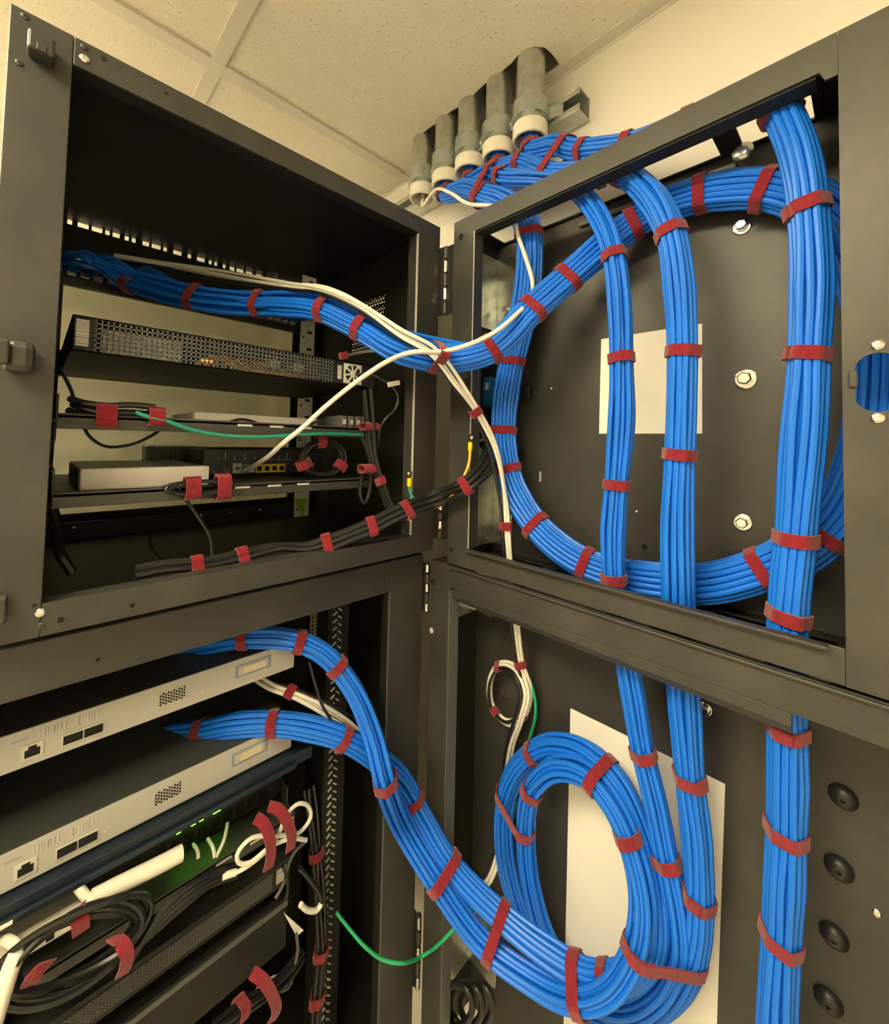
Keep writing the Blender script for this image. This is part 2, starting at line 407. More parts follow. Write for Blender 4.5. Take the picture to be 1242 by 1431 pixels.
for i in range(3):
    gx0 = GX[i]; gx1 = GX[i+1]
    for j in range(5):
        x0, x1, y0, y1 = gx0+.004, gx1-.004, GY[j]+.004, GY[j+1]-.004
        if (i, j) in ((0, 2), (1, 2)): lamps.append((x0, x1, y0, y1)); continue
        mb = MB()
        if i == 1 and j == 4:
            edge = [(579, 197), (590, 186), (601, 178), (613, 170), (626, 158), (640, 150), (652, 142), (666, 128), (680, 115), (698, 102), (714, 89), (722, 79), (733, 70), (746, 65), (760, 66), (770, 74), (777, 83)]
            h = [at(px, py, 'z', CEIL) for px, py in edge]
            poly = [(x0, y0), (x1, y0), (x1, y1), (h[-1][0]-.005, y1)]+[(p[0], p[1]) for p in reversed(h)]+[(h[0][0]-.003, y1), (x0, y1)]
            mb.plate(poly, [], 2, CEIL, CEIL+.03)
        else: mb.box(x0, x1, y0, y1, CEIL, CEIL+.03)
        mb.build('tile', 'ceiling_tile', ceil)
for x in GX[1:3]: bx('grid_bar', 'trim_paint', ceil, x-.024, x+.024, Y0, WALL, CEIL-.009, CEIL-.001)
for y in GY[1:5]: bx('grid_bar', 'trim_paint', ceil, X0, X1, y-.022, y+.022, CEIL-.0085, CEIL-.0005)
t1 = MB().box(X0, X1, WALL-.042, WALL, CEIL-.006, CEIL-.001).box(X0, X1, WALL-.004, WALL, CEIL-.014, CEIL).build('trim_1', 'trim_paint'); struct(t1)
for k, (x0, x1, y0, y1) in enumerate(lamps):  # the far-side light is added, unseen, to brighten the wall behind the pane
    L = thing('ceiling_light', ['recessed ceiling light on the far side of the swung-out cabinets', 'recessed ceiling light above and behind the camera'][k], 'light', ((x0+x1)/2, (y0+y1)/2, CEIL-.01), 'recessed ceiling lights')
    mb = MB()
    for (a, b_, c, d) in ((x0, x1, y0, y0+.03), (x0, x1, y1-.03, y1), (x0, x0+.03, y0+.03, y1-.03), (x1-.03, x1, y0+.03, y1-.03)): mb.box(a, b_, c, d, CEIL-.006, CEIL+.05)
    mb.build('frame', 'white_plastic', L)
    bx('diffuser', 'lamp_diffuser', L, x0+.03, x1-.03, y0+.03, y1-.03, CEIL+.01, CEIL+.02)
    bx('housing', 'white_plastic', L, x0+.03, x1-.03, y0+.03, y1-.03, CEIL+.045, CEIL+.05)

# ================================================================== UPPER SWING CABINET (opening faces +x, plane x = -1)
UZ0, UZ1, UY0, UY1, UX1 = -.348, .72, -.058, .942, -1.86
cab = thing('swing_rack_cabinet', 'upper black steel rack cabinet swung open, its open rear facing the camera', 'cabinet', ((-1+UX1)/2, .45, UZ0))
th = .006
MB().plate([(UY0, UZ0), (.022, UZ0), (.022, UZ1), (UY0, UZ1)], [], 0, -1-th, -1).build('frame_strip', 'black_metal', cab, .0015)
bx('frame_strip', 'black_metal', cab, -1-th, -1, .0225, .8475, .668, UZ1, .0015)
bx('frame_strip', 'black_metal', cab, -1-th, -1, .0225, .8475, UZ0, -.292, .0015)
bx('frame_strip', 'black_metal', cab, -1-th, -1, .848, UY1, UZ0, UZ1, .0015)
bx('frame_lip', 'dark_metal', cab, -1.04, -1-th, .016, .022, -.292, .668, .001)
bx('frame_lip', 'rail_steel', cab, -1.006, -.9985, .8450, .8475, -.288, .664)  # pale strip paints in the bright line of light along the lip
bx('frame_lip', 'black_metal', cab, -1.05, -1-th, .848, .853, -.292, .668, .001)
bx('frame_lip', 'dark_metal', cab, -1.04, -1-th, .024, .846, .668, .673)
bx('frame_lip', 'black_metal', cab, -1.04, -1-th, .024, .846, -.297, -.292)
bx('side_panel', 'dark_metal', cab, UX1, -1-th, UY0, UY0+.006, UZ0, UZ1)
# hinge-side panel with a perforated vent
vx0, vx1, vz0, vz1 = -1.525, -1.295, .35, .565
MB().plate([(UX1, UZ0), (-1-th, UZ0), (-1-th, UZ1), (UX1, UZ1)], [[(vx0, vz0), (vx1, vz0), (vx1, vz1), (vx0, vz1)]], 1, UY1-.006, UY1).build('side_panel', 'dark_metal', cab)
mb = MB(); st = .0155
k = -14
while k < 32:
    for sgn in (1, -1):
        # diagonal bars clipped to the vent rectangle
        c0 = vx0+k*st; pts = []
        n_ = 24
        seg = []
        for q in range(n_+1):
            z = vz0+(vz1-vz0)*q/n_; x = c0+sgn*(z-vz0)*.58 if sgn > 0 else c0+(vz1-z)*.58
            if vx0 <= x <= vx1: seg.append((x, z))
        if len(seg) > 1:
            (xa, za), (xb, zb) = seg[0], seg[-1]; d = Vector((xb-xa, 0, zb-za)); 
            nrm = Vector((d[2], 0, -d[0])).normalized()
            mb.obox(((xa+xb)/2, UY1-.003, (za+zb)/2), d/2, nrm*.0018, (0, .002, 0))
    k += 1
for q in range(12): z = vz0+(vz1-vz0)*q/11; mb.box(vx0, vx1, UY1-.005, UY1-.001, z-.0018, z+.0018)
stuff(mb.build('vent_mesh', 'dark_metal', cab))
bx('top_panel', 'dark_metal', cab, UX1, -1-th, UY0, UY1, UZ1-.006, UZ1)
bx('bottom_panel', 'dark_metal', cab, UX1, -1-th, UY0, UY1, UZ0, UZ0+.006)
bx('bottom_tray', 'dark_metal', cab, UX1+.02, -1.05, UY0+.02, UY1-.03, UZ0+.02, UZ0+.026)
# front: frame, smoked pane, slots along the top
pane = (.0, .83, -.262, .60)
mb = MB().plate([(UY0, UZ0), (UY1, UZ0), (UY1, .696), (UY0, .696)], [[(pane[0], pane[2]), (pane[1], pane[2]), (pane[1], pane[3]), (pane[0], pane[3])]], 0, UX1, UX1+.01)
fr_ = mb.build('door_frame', 'dark_metal', cab)
mb = MB(); y = UY0
while y < UY1:
    wd = random.choice((.008, .014, .02)); mb.box(UX1, UX1+.008, y, y+wd, .695, UZ1-.004); y += wd+random.choice((.012, .02, .028))
stuff(mb.build('vent_grille', 'dark_metal', cab))
bx('pane', 'smoked_acrylic', cab, UX1-.004, UX1+.0, pane[0]-.01, pane[1]+.01, pane[2]-.01, pane[3]+.01)
# 19 inch mounting rails
def rail(parent, x, y, sgn, z0, z1, mtl='rail_steel'):
    r_ = MB().box(x, x+.004, min(y, y+sgn*.062), max(y, y+sgn*.062), z0, z1).box(x-.05, x, min(y+sgn*.058, y+sgn*.062), max(y+sgn*.058, y+sgn*.062), z0, z1).build('mounting_rail', mtl, parent)
    mb = MB(); z = z0+.03
    while z < z1-.03:
        mb.box(x+.004, x+.0055, y+sgn*.012-.004, y+sgn*.012+.004, z-.004, z+.004)
        mb.box(x+.004, x+.0055, y+sgn*.04-.011, y+sgn*.04+.009, z+.018, z+.028); z += .0717
    stuff(mb.build('rail_holes', 'hole_black', r_))
rail(cab, -1.66, .775, 1, UZ0+.03, UZ1-.03, 'rail_bright'); rail(cab, -1.70, .045, -1, UZ0+.03, UZ1-.03, 'dark_metal')
rail(cab, -1.80, .86, 1, UZ0+.03, UZ1-.03, 'dark_metal')
# fittings on the frame
lb = MB().obox(at(58, 67, 'x', -.985), (.015, 0, 0), (0, .017, 0), (0, 0, .017)).build('latch_block', 'black_metal', cab, .004)
bx('strike', 'black_metal', lb, -.9705, -.968, lb.location[1]*0+.0-.0+at(58, 67, 'x', -.97)[1]-.006, at(58, 67, 'x', -.97)[1]+.006, at(58, 67, 'x', -.97)[2]-.006, at(58, 67, 'x', -.97)[2]+.006, .001)
for (px, py) in ((35, 23), (27, 88), (118, 66), (58, 874)): screw(cab, at(px, py, 'x', -1), (1, 0, 0), .0055, 'black_metal')
for (px, py) in ((118, 82), (57, 856)): screw(cab, at(px, py, 'x', -1), (1, 0, 0), .0075)
for (px, py, r_) in ((145, 82, .004), (232, 130, .003), (85, 866, .005), (185, 846, .004), (540, 290, .002), (577, 304, .003), (568, 775, .004), (48, 846, .003)): disc_hole(cab, at(px, py, 'x', -1), (1, 0, 0), r_)
hp = at(27, 500, 'x', -.98)
kn = MB().obox(hp, (.02, 0, 0), (0, .019, 0), (0, 0, .026)).build('latch_handle', 'black_metal', cab, .012)
MB().obox(hp+Vector((.022, -.018, .004)), (.005, 0, 0), (0, .007, 0), (0, 0, .02)).build('lever', 'black_metal', kn, .003)
bx('latch_block', 'black_metal', cab, -1.0, -.975, UY0-.01, at(10, 848, 'x', -1)[1], at(5, 866, 'x', -1)[2], at(5, 830, 'x', -1)[2], .003)
# hinges between cabinet and wall section
def hinge(parent, z0, z1, y0, xw):
    h = bx('hinge', 'dark_metal', parent, -1.004, -.985, y0+.001, y0+.006, z0, z1, .001)
    MB().cyl((-.978, y0+.008, z0), (-.978, y0+.008, z1), .006, 12).build('hinge_pin', 'dark_metal', h)
    n_ = 5
    for i in range(n_):
        a = z0+(z1-z0)*(i+.12)/n_; b_ = z0+(z1-z0)*(i+.88)/n_
        MB().cyl((-.978, y0+.008, a), (-.978, y0+.008, b_), .0085, 14).build('knuckle', 'steel' if i % 2 else 'black_metal', h)
    bx('hinge_leaf', 'dark_metal', h, -.976, xw, y0+.009, y0+.0125, z0, z1, .001)
hinge(cab, .42, .65, UY1, -.945); hinge(cab, -.31, -.16, UY1, -.945)

# ================================================================== UPPER WALL SECTION (faces -y, plane y = .948)
WY, BY, WX0, WX1, WZ0, WZ1 = .948, 1.172, -.942, .078, -.378, .716
wb = thing('wall_mount_section', 'upper black steel wall section with the big blue cable loop inside', 'cabinet', (-.43, 1.08, WZ0))
bx('frame_strip', 'black_metal', wb, WX0, -.852, WY, WY+th, WZ0, WZ1, .0015)
ov = [(.010+.026*math.cos(t*math.pi/14)*(1.0), .111+(.022 if math.sin(t*math.pi/14) >= 0 else -.022)+.025*math.sin(t*math.pi/14)) for t in range(28)]
MB().plate([(-.031, WZ0), (WX1, WZ0), (WX1, WZ1), (-.031, WZ1)], [ov], 1, WY, WY+th).build('frame_strip', 'black_metal', wb)
MB().plate([(-.8515, .658), (-.055, .658), (-.047, .640), (-.0315, .640), (-.0315, WZ1), (-.8515, WZ1)], [], 1, WY, WY+th).build('frame_strip', 'black_metal', wb)
bx('frame_strip', 'black_metal', wb, -.8515, -.0315, WY, WY+th, WZ0, -.318, .0015)
MB().box(-.852, -.06, WY+th, WY+.045, .654, .660).build('frame_lip', 'dark_metal', wb)
MB().box(-.856, -.851, WY+.001, WY+.04, -.318, .658).build('frame_lip', 'black_metal', wb)
MB().box(-.8535, -.851, WY-.0012, WY+.001, -.318, .658).build('frame_edge', 'rail_steel', wb)  # glint on the black lip, made as a thin pale strip
bx('frame_lip', 'black_metal', wb, -.8515, -.052, WY-.020, WY, -.322, -.3165, .001)
bx('back_panel', 'black_metal', wb, WX0, WX1, BY, BY+.006, WZ0, WZ1)
bx('side_panel', 'dark_metal', wb, WX0, WX0+.006, WY+th, BY, WZ0, WZ1)
bx('side_panel', 'dark_metal', wb, WX1-.006, WX1, WY+th, BY, WZ0, WZ1)
def knocked_panel(parent, z, x0, x1, cuts, yc0, yc1):
    holes = [[(a, yc0), (b_, yc0), (b_, yc1), (a, yc1)] for a, b_ in cuts]
    return MB().plate([(x0, WY+th), (x1, WY+th), (x1, BY), (x0, BY)], holes, 2, z, z+.005).build('gland_panel', 'dark_metal', parent)
knocked_panel(wb, WZ1-.008, WX0+.006, WX1-.006, [(-.90, -.47), (-.455, -.245), (-.20, -.075)], WY+.03, BY-.012)
knocked_panel(wb, WZ0+.003, WX0+.006, WX1-.006, [(-.84, -.70), (-.66, -.34), (-.25, -.05)], WY+.014, BY-.03)
bx('knockout_tab', 'black_metal', wb, -.476, -.452, .985, .990, .645, WZ1-.008)
bx('cable_rod', 'grey_plastic', wb, -.62, -.215, BY-.012, BY-.002, .668, .684, .004)  # grey bar paints in the lit rear lip of the cutout
# mounting hardware on the back panel
for (px, py, r_) in ((1037, 317, .0125), (1042, 530, .015), (1038, 730, .0125)): bolt(wb, at(px, py, 'y', BY), (0, -1, 0), r_)
MB().lathe(at(1042, 222, 'y', BY), (0, -1, 0), [(0, .012), (.03, .012), (.03, .021), (.036, .021), (.04, .017), (.042, .008)], 22).build('bolt', 'galvanised', wb)
MB().lathe(at(730, 635, 'y', BY), (0, -1, 0), [(0, .016), (.010, .015), (.018, .011), (.018, .005), (.012, .004)], 18).build('bumper', 'black_plastic', wb)
MB().obox(at(737, 548, 'y', BY-.008), (.013, 0, 0), (0, .008, 0), (0, 0, .028)).build('bumper', 'black_plastic', wb, .006)
disc_hole(wb, at(900, 764, 'y', BY-.001), (0, -1, 0), .007); MB().obox(at(755, 666, 'y', BY-.003), (.0025, 0, 0), (0, .003, 0), (0, 0, .016)).build('slot', 'rail_steel', wb)
for (px, py) in ((770, 543), (889, 715)): screw(wb, at(px, py, 'y', BY), (0, -1, 0), .004)
bolt(wb, at(1040, 823, 'y', BY), (0, -1, 0), .011)
screw(wb, at(1226, 482, 'y', WY), (0, -1, 0), .0085); screw(wb, at(1226, 584, 'y', WY), (0, -1, 0), .0085)
for (px, py, r_) in ((644, 331, .010), (630, 768, .008)): disc_hole(wb, at(px, py, 'y', WY), (0, -1, 0), r_)
MB().obox(at(1192, 530, 'y', WY-.003), (.006, 0, 0), (0, .003, 0), (0, 0, .014)).build('hole_clip', 'black_metal', wb, .003)
# galvanised L brackets in the hinge-side corner
def bracket(parent, x_side, z0, z1, y0, w_, keyz):
    br = MB().box(x_side, x_side+.005, y0, BY-.004, z0, z1).build('wall_bracket', 'galvanised', parent, .0015)
    MB().plate([(x_side+.005, z0), (x_side+w_-.012, z0-.006), (x_side+w_, z0+.006), (x_side+w_, z1-.006), (x_side+w_-.012, z1), (x_side+.005, z1)], [], 1, BY-.009, BY-.004).build('flange', 'galvanised', br, .001)
    bolt(br, (x_side+w_*.55, BY-.009, keyz), (0, -1, 0), .010)
    MB().obox((x_side+w_*.55, BY-.0095, keyz-.032), (.0045, 0, 0), (0, .001, 0), (0, 0, .016)).build('keyhole', 'hole_black', br)
    MB().lathe((x_side+.005, y0+.035, z0+.05), (1, 0, 0), [(0, .004), (.001, .004)], 12).build('hole', 'hole_black', br)
bracket(wb, WX0+.006, .40, .66, .972, .085, .47); bracket(wb, WX0+.006, -.345, .02, .972, .085, -.30)
# ================================================================== LOWER SWING CABINET (plane x = -1.05)
LX, LZ1, LZ0, LY0, LY1, LXB = -1.05, -.372, -1.95, -.46, .944, -1.95
lc = thing('swing_rack_cabinet', 'lower black steel rack cabinet full of switches, swung open under the other', 'cabinet', ((LX+LXB)/2, .25, LZ0))
MB().plate([(LY0, -.467), (.81, -.467), (.81, LZ1), (LY0, LZ1)], [], 0, LX-th, LX).build('frame_strip', 'black_metal', lc, .003)
bx('frame_lip', 'black_metal', lc, LX-.05, LX-th, LY0, .81, LZ1-.008, LZ1, .002)
bx('frame_strip', 'black_metal', lc, LX-th, LX, .811, LY1, LZ0, LZ1, .0015)
bx('frame_lip', 'grey_plastic', lc, LX-.004, LX+.0015, .807, .8115, LZ0, -.467)
bx('frame_lip', 'dark_metal', lc, LX-.04, LX-th, .811, .816, LZ0, -.467)
bx('frame_strip', 'black_metal', lc, LX-th, LX, LY0, LY0+.09, LZ0, -.468, .0015)
bx('frame_strip', 'black_metal', lc, LX-th, LX, LY0+.091, .81, LZ0, LZ0+.08, .0015)
bx('top_panel', 'dark_metal', lc, LXB, LX-.05, LY0, LY1, LZ1-.006, LZ1)
bx('bottom_panel', 'dark_metal', lc, LXB, LX-th, LY0, LY1, LZ0, LZ0+.006)
bx('side_panel', 'dark_metal', lc, LXB, LX-th, LY0, LY0+.006, LZ0, LZ1)
bx('side_panel', 'dark_metal', lc, LXB, LX-th, LY1-.006, LY1, LZ0, LZ1)
bx('front_panel', 'dark_metal', lc, LXB, LXB+.006, LY0, LY1, LZ0, LZ1)
disc_hole(lc, at(137, 922, 'x', LX), (1, 0, 0), .0035)
screw(lc, at(562, 853, 'x', LX), (1, 0, 0), .005, 'black_metal')
# slotted rails inside: small pale ridges paint in the lit edges of the holes
def slotted_rail(x, y, z0, z1, mtl):
    r_ = MB().box(x, x+.004, y, y+.075, z0, z1).box(x-.07, x, y+.071, y+.075, z0, z1).box(x-.07, x, y, y+.004, z0, z1).build('mounting_rail', mtl, lc)
    mb = MB(); z = z0+.01
    while z < z1-.01:
        mb.obox((x+.006, y+.022, z), (.0022, 0, 0), (0, .0065, .004), (0, -.001, .0017)); mb.obox((x+.006, y+.04, z+.008), (.0022, 0, 0), (0, .0055, -.005), (0, .001, .0015)); z += .0239
    stuff(mb.build('tooth_edges', 'rail_steel', r_))
slotted_rail(-1.22, .695, LZ0+.02, LZ1-.02, 'dark_metal'); rail(lc, -1.55, .74, 1, LZ0+.02, LZ1-.02, 'dark_metal')
mb = MB(); q = at(450, 868, 'x', -1.5)
for i in range(7): mb.box(-1.502, -1.498, q[1]-.05+i*.016, q[1]-.05+i*.016+.006, q[2]-.09, q[2]+.06)
for i in range(11): mb.box(-1.502, -1.498, q[1]-.05, q[1]+.055, q[2]-.09+i*.0148, q[2]-.084+i*.0148)
stuff(mb.build('vent_mesh', 'connector_beige', lc))
def hinge2(z0, z1):
    h = bx('hinge', 'dark_metal', lc, LX-.01, LX+.006, LY1+.001, LY1+.006, z0, z1)
    MB().cyl((LX+.014, LY1+.008, z0), (LX+.014, LY1+.008, z1), .006, 12).build('hinge_pin', 'dark_metal', h)
    for i in range(5):
        a = z0+(z1-z0)*(i+.1)/5; b_ = z0+(z1-z0)*(i+.85)/5
        MB().cyl((LX+.014, LY1+.008, a), (LX+.014, LY1+.008, b_), .0085, 14).build('knuckle', 'steel' if i % 2 == 0 else 'black_metal', h)
hinge2(-.56, -.40); hinge2(-1.75, -1.52)
# ================================================================== LOWER WALL SECTION
VX0, VX1, VZ1, VZ0 = -1.012, .32, -.384, -1.95
wl = thing('wall_mount_section', 'lower black steel wall section holding the oval coil of blue cables', 'cabinet', (-.35, 1.08, VZ0))
bx('frame_strip', 'black_metal', wl, VX0, -.925, WY, WY+th, VZ0, VZ1, .0015)
bx('frame_lip', 'grey_plastic', wl, -.929, -.924, WY-.001, WY+.04, VZ0, -.46)
bx('frame_strip', 'black_metal', wl, -.9245, VX1-.09, WY, WY+th, -.452, VZ1, .0015)
bx('frame_strip', 'black_metal', wl, VX1-.089, VX1, WY, WY+th, VZ0, VZ1, .0015)
bx('frame_strip', 'black_metal', wl, -.9245, VX1-.09, WY, WY+th, VZ0, VZ0+.08, .0015)
MB().plate([(WY-.0005, -.452), (WY-.0005, -.474), (WY+.012, -.492), (WY+.016, -.489), (WY+.005, -.471), (WY+.005, -.452)], [], 0, -.905, -.10).build('frame_lip', 'black_metal', wl, .001)
bx('frame_lip', 'black_metal', wl, -.9245, VX1-.09, WY-.010, WY, VZ1-.006, VZ1, .002)
bx('back_panel', 'black_metal', wl, VX0, VX1, BY, BY+.006, VZ0, VZ1)
bx('side_panel', 'dark_metal', wl, VX0, VX0+.006, WY+th, BY, VZ0, VZ1)
bx('side_panel', 'dark_metal', wl, VX1-.006, VX1, WY+th, BY, VZ0, VZ1)
knocked_panel(wl, VZ1-.006, VX0+.006, VX1-.006, [(-.84, -.70), (-.66, -.34), (-.25, -.05)], WY+.014, BY-.03)
for (px, py) in ((1178, 1113), (1172, 1212), (1165, 1307), (1157, 1397)):
    MB().lathe(at(px, py, 'y', BY), (0, -1, 0), [(0, .023), (.006, .022), (.013, .016), (.017, .008), (.017, .004), (.012, .003)], 22).build('dome_rivet', 'black_plastic', wl)
screw(wl, at(1225, 1276, 'y', BY), (0, -1, 0), .007); bolt(wl, at(985, 990, 'y', BY), (0, -1, 0), .010); screw(wl, at(705, 975, 'y', BY), (0, -1, 0), .009, 'black_plastic')
bolt(wl, at(741, 1142, 'y', BY-.004), (0, -1, 0), .009)
bracket(wl, VX0+.006, -.60, -.40, .972, .085, -.53); bracket(wl, VX0+.006, -1.80, -1.50, .972, .12, -1.57)
for (px, py, r_) in ((605, 813, .011), ): MB().lathe(at(px, py, 'y', WY), (0, -1, 0), [(0, r_), (.001, r_), (.001, r_*.8)], 18).build('plug', 'dark_metal', wl)
MB().lathe(at(603, 881, 'y', WY), (0, -1, 0), [(0, .009), (.001, .009)], 18).build('plug', 'rail_steel', wl)
# ================================================================== CONDUITS AND STRUT ON THE WALL
CY, CR = 1.108, .047
sz0, sz1 = 1.035, 1.112
sx1 = at(808, 140, 'y', 1.15)[0]
strut = MB().box(-2.35, sx1, WALL-.006, WALL, sz0, sz1).box(-2.35, sx1, CY+CR, WALL-.006, sz1-.005, sz1).box(-2.35, sx1, CY+CR, WALL-.006, sz0, sz0+.005)
strut.box(-2.35, sx1, CY+CR, CY+CR+.005, sz1-.022, sz1-.005).box(-2.35, sx1, CY+CR, CY+CR+.005, sz0+.005, sz0+.022)
st_ = thing('strut_channel', 'galvanised steel strut channel fixed along the wall behind the conduits', 'channel', (-1.4, WALL-.03, sz0)); strut.build('channel', 'galvanised', st_, .001)
cpos = [at(591, 250, 'y', CY), at(624, 224, 'y', CY), at(657, 201, 'y', CY), at(697, 178, 'y', CY), at(741, 152, 'y', CY)]
clab = ['leftmost galvanised conduit, empty but for one white wire', 'second galvanised conduit from the left with blue cables and white bushing', 'middle galvanised conduit of the five coming through the ceiling',
        'fourth galvanised conduit from the left, blue cables strapped at its mouth', 'rightmost and nearest galvanised conduit, beside the end of the strut']
bz = []
for k, p in enumerate(cpos):
    x, zb = p[0], [1.062, 1.055, 1.055, 1.042, 1.04][k]
    r_ = CR*(.97 if k == 0 else 1)
    t = thing('conduit', clab[k], 'pipe', (x, CY, zb-.07), 'conduits through the ceiling')
    MB().pipe((x, CY, zb), (x, CY, DECK-.001), r_, r_*.92).build('pipe', 'galvanised', t)
    MB().pipe((x, CY, zb-.012), (x, CY, zb+.01), r_*1.06, r_*.9).build('coupling', 'galvanised', t)
    pr = [(-.052, r_*1.13), (-.048, r_*1.17), (-.008, r_*1.17), (0, r_*1.10)]
    MB().pipe((x, CY, zb-.058), (x, CY, zb-.010), r_*1.19, r_*.98).build('bushing', 'white_plastic', t, .003)
    cl = MB().pipe((x, CY, zb+.008), (x, CY, zb+.062), r_*1.22, r_*1.005).build('clamp', 'zinc', t)
    MB().box(x-r_*1.95, x-r_*1.05, CY-.006, CY-.001, zb+.014, zb+.06).box(x-r_*1.95, x-r_*1.05, CY+.004, CY+.009, zb+.014, zb+.06).build('ear', 'zinc', cl, .001)
    MB().plate([(x+r_*.7, CY+r_*.6), (x+r_*1.9, CY+r_*1.02), (x+r_*1.9, CY+r_*1.12), (x+r_*.6, CY+r_*.8)], [], 2, zb+.012, zb+.05).build('ear', 'zinc', cl)
    MB().plate([(x-r_*.7, CY+r_*.6), (x-r_*1.9, CY+r_*1.02), (x-r_*1.9, CY+r_*1.12), (x-r_*.6, CY+r_*.8)], [], 2, zb+.012, zb+.05).build('ear', 'zinc', cl)
    bolt(cl, (x-r_*1.62, CY-.006, zb+.037), (0, -1, 0), .007, False, 'steel')
    bz.append((x, zb))

# ================================================================== BLUE CABLE BUNDLES
def mouth(k, dx=.0, dy=-.0): x, zb = bz[k]; return [(x+dx, CY+dy, zb+.20), (x+dx, CY+dy, zb+.04), (x+.006, CY-.004, zb-.055), (x+.014, CY-.012, zb-.095)]
def mpx(k): x, zb = bz[k]; return proj((x+.013, CY-.011, zb-.09))
def b1_ends(ci, n, s, rnd):
    # each cable leaves the bundle for its own jack on the patch panel
    yj = (.02+.10*(ci*7 % n)/n) if ci % 5 < 2 else (.12+.66*(ci*7 % n)/n); zj = .52 if ci % 2 else .495
    k = len(s.fr)-1
    while k > 0 and s.fr[k][0][1] < yj+.13: k -= 1
    k = min(len(s.fr), k+4)
    return k, [(-1.60, yj+.05, zj+.004+rnd.uniform(-.01, .015)), (-1.655, yj+.012, zj+.002), (-1.70, yj, zj)]
B1 = Bundle('cable_bundle', 'thick blue cable bundle looping round the upper wall section and crossing into the upper cabinet',
    mouth(1)+[(652, 265, 'y', 1.085), (676, 273, 'y', 1.075), (703, 282, 'y', 1.07), (732, 305, 'y', 1.075), (739, 335, 'y', 1.08), (737, 395, 'y', 1.085), (726, 460, 'y', 1.085), (712, 520, 'y', 1.08), (704, 575, 'y', 1.075), (704, 625, 'y', 1.07),
     (716, 680, 'y', 1.07), (747, 732, 'y', 1.07), (790, 772, 'y', 1.07), (840, 797, 'y', 1.08), (905, 811, 'y', 1.09), (985, 815, 'y', 1.10), (1065, 795, 'y', 1.10), (1125, 765, 'y', 1.10), (1172, 720, 'y', 1.10), (1210, 640, 'y', 1.10), (1226, 540, 'y', 1.10), (1220, 420, 'y', 1.11),
     (1178, 318, 'y', 1.11), (1128, 278, 'y', 1.11), (1070, 264, 'y', 1.11), (1020, 265, 'y', 1.11), (972, 273, 'y', 1.11), (925, 289, 'y', 1.11), (885, 312, 'y', 1.10), (835, 352, 'y', 1.07), (790, 391, 'y', 1.03), (743, 432, 'y', .97), (692, 484, 'y', .90), (650, 499, 'y', .85), (610, 500, 'y', .80),
     (560, 488, 'x', -.90), (505, 456, 'x', -1.0), (450, 430, 'x', -1.10), (400, 424, 'x', -1.22), (350, 424, 'x', -1.33), (270, 415, 'x', -1.46), (180, 391, 'x', -1.58), (120, 374, 'x', -1.64), (88, 364, 'x', -1.66)],
    29, 1.75, [mpx(1), (676, 270), (740, 328), (718, 503), (703, 600), (708, 655), (748, 732), (818, 784), (1070, 793), (1152, 742), (1072, 264), (975, 272), (888, 310), (790, 391), (745, 430), (690, 486), (503, 456), (455, 430), (360, 425), (270, 416), (181, 392)],
    ends=b1_ends, rand=11, mouth_scale=.68)
B2 = Bundle('cable_bundle', 'slim blue cable bundle dropping past the white sheet, leftmost of the three vertical runs',
    mouth(2)+[(683, 240, 'y', 1.085), (706, 248, 'y', 1.07), (750, 250, 'y', 1.06), (795, 258, 'y', 1.05), (828, 290, 'y', 1.03), (850, 330, 'y', 1.01), (860, 370, 'y', 1.0), (866, 430, 'y', 1.0), (868, 505, 'y', 1.0), (868, 590, 'y', 1.0), (861, 680, 'y', 1.0), (857, 750, 'y', 1.0), (858, 812, 'y', 1.005),
     (868, 880, 'y', 1.02), (882, 960, 'y', 1.04), (897, 1045, 'y', 1.06), (916, 1125, 'y', 1.07), (932, 1206, 'y', 1.07), (945, 1280, 'y', 1.07), (946, 1330, 'y', 1.07), (920, 1385, 'y', 1.07), (870, 1408, 'y', 1.075), (815, 1385, 'y', 1.08), (768, 1320, 'y', 1.08), (742, 1240, 'y', 1.07), (734, 1165, 'y', 1.06), (742, 1108, 'y', 1.05),
     (775, 1075, 'y', 1.045), (820, 1085, 'y', 1.04), (858, 1130, 'y', 1.03), (885, 1195, 'y', 1.02), (898, 1265, 'y', 1.01), (888, 1330, 'y', 1.0), (850, 1385, 'y', .98), (795, 1395, 'y', .965), (735, 1365, 'y', .945), (670, 1315, 'y', .91), (611, 1234, 'y', .85), (566, 1160, 'y', .80),
     (538, 1095, 'x', -.91), (519, 1025, 'x', -.96), (492, 962, 'x', -1.01), (455, 916, 'x', -1.06), (412, 895, 'x', -1.10), (345, 891, 'x', -1.17), (270, 902, 'x', -1.27), (200, 918, 'x', -1.38), (140, 930, 'x', -1.48), (90, 940, 'x', -1.56)],
    13, 1.15, [mpx(2), (700, 245), (858, 356), (868, 505), (860, 678), (858, 811), (897, 1048), (932, 1206), (738, 1100), (890, 1160), (472, 931), (415, 896), (340, 891)], rand=12, mouth_scale=.85)
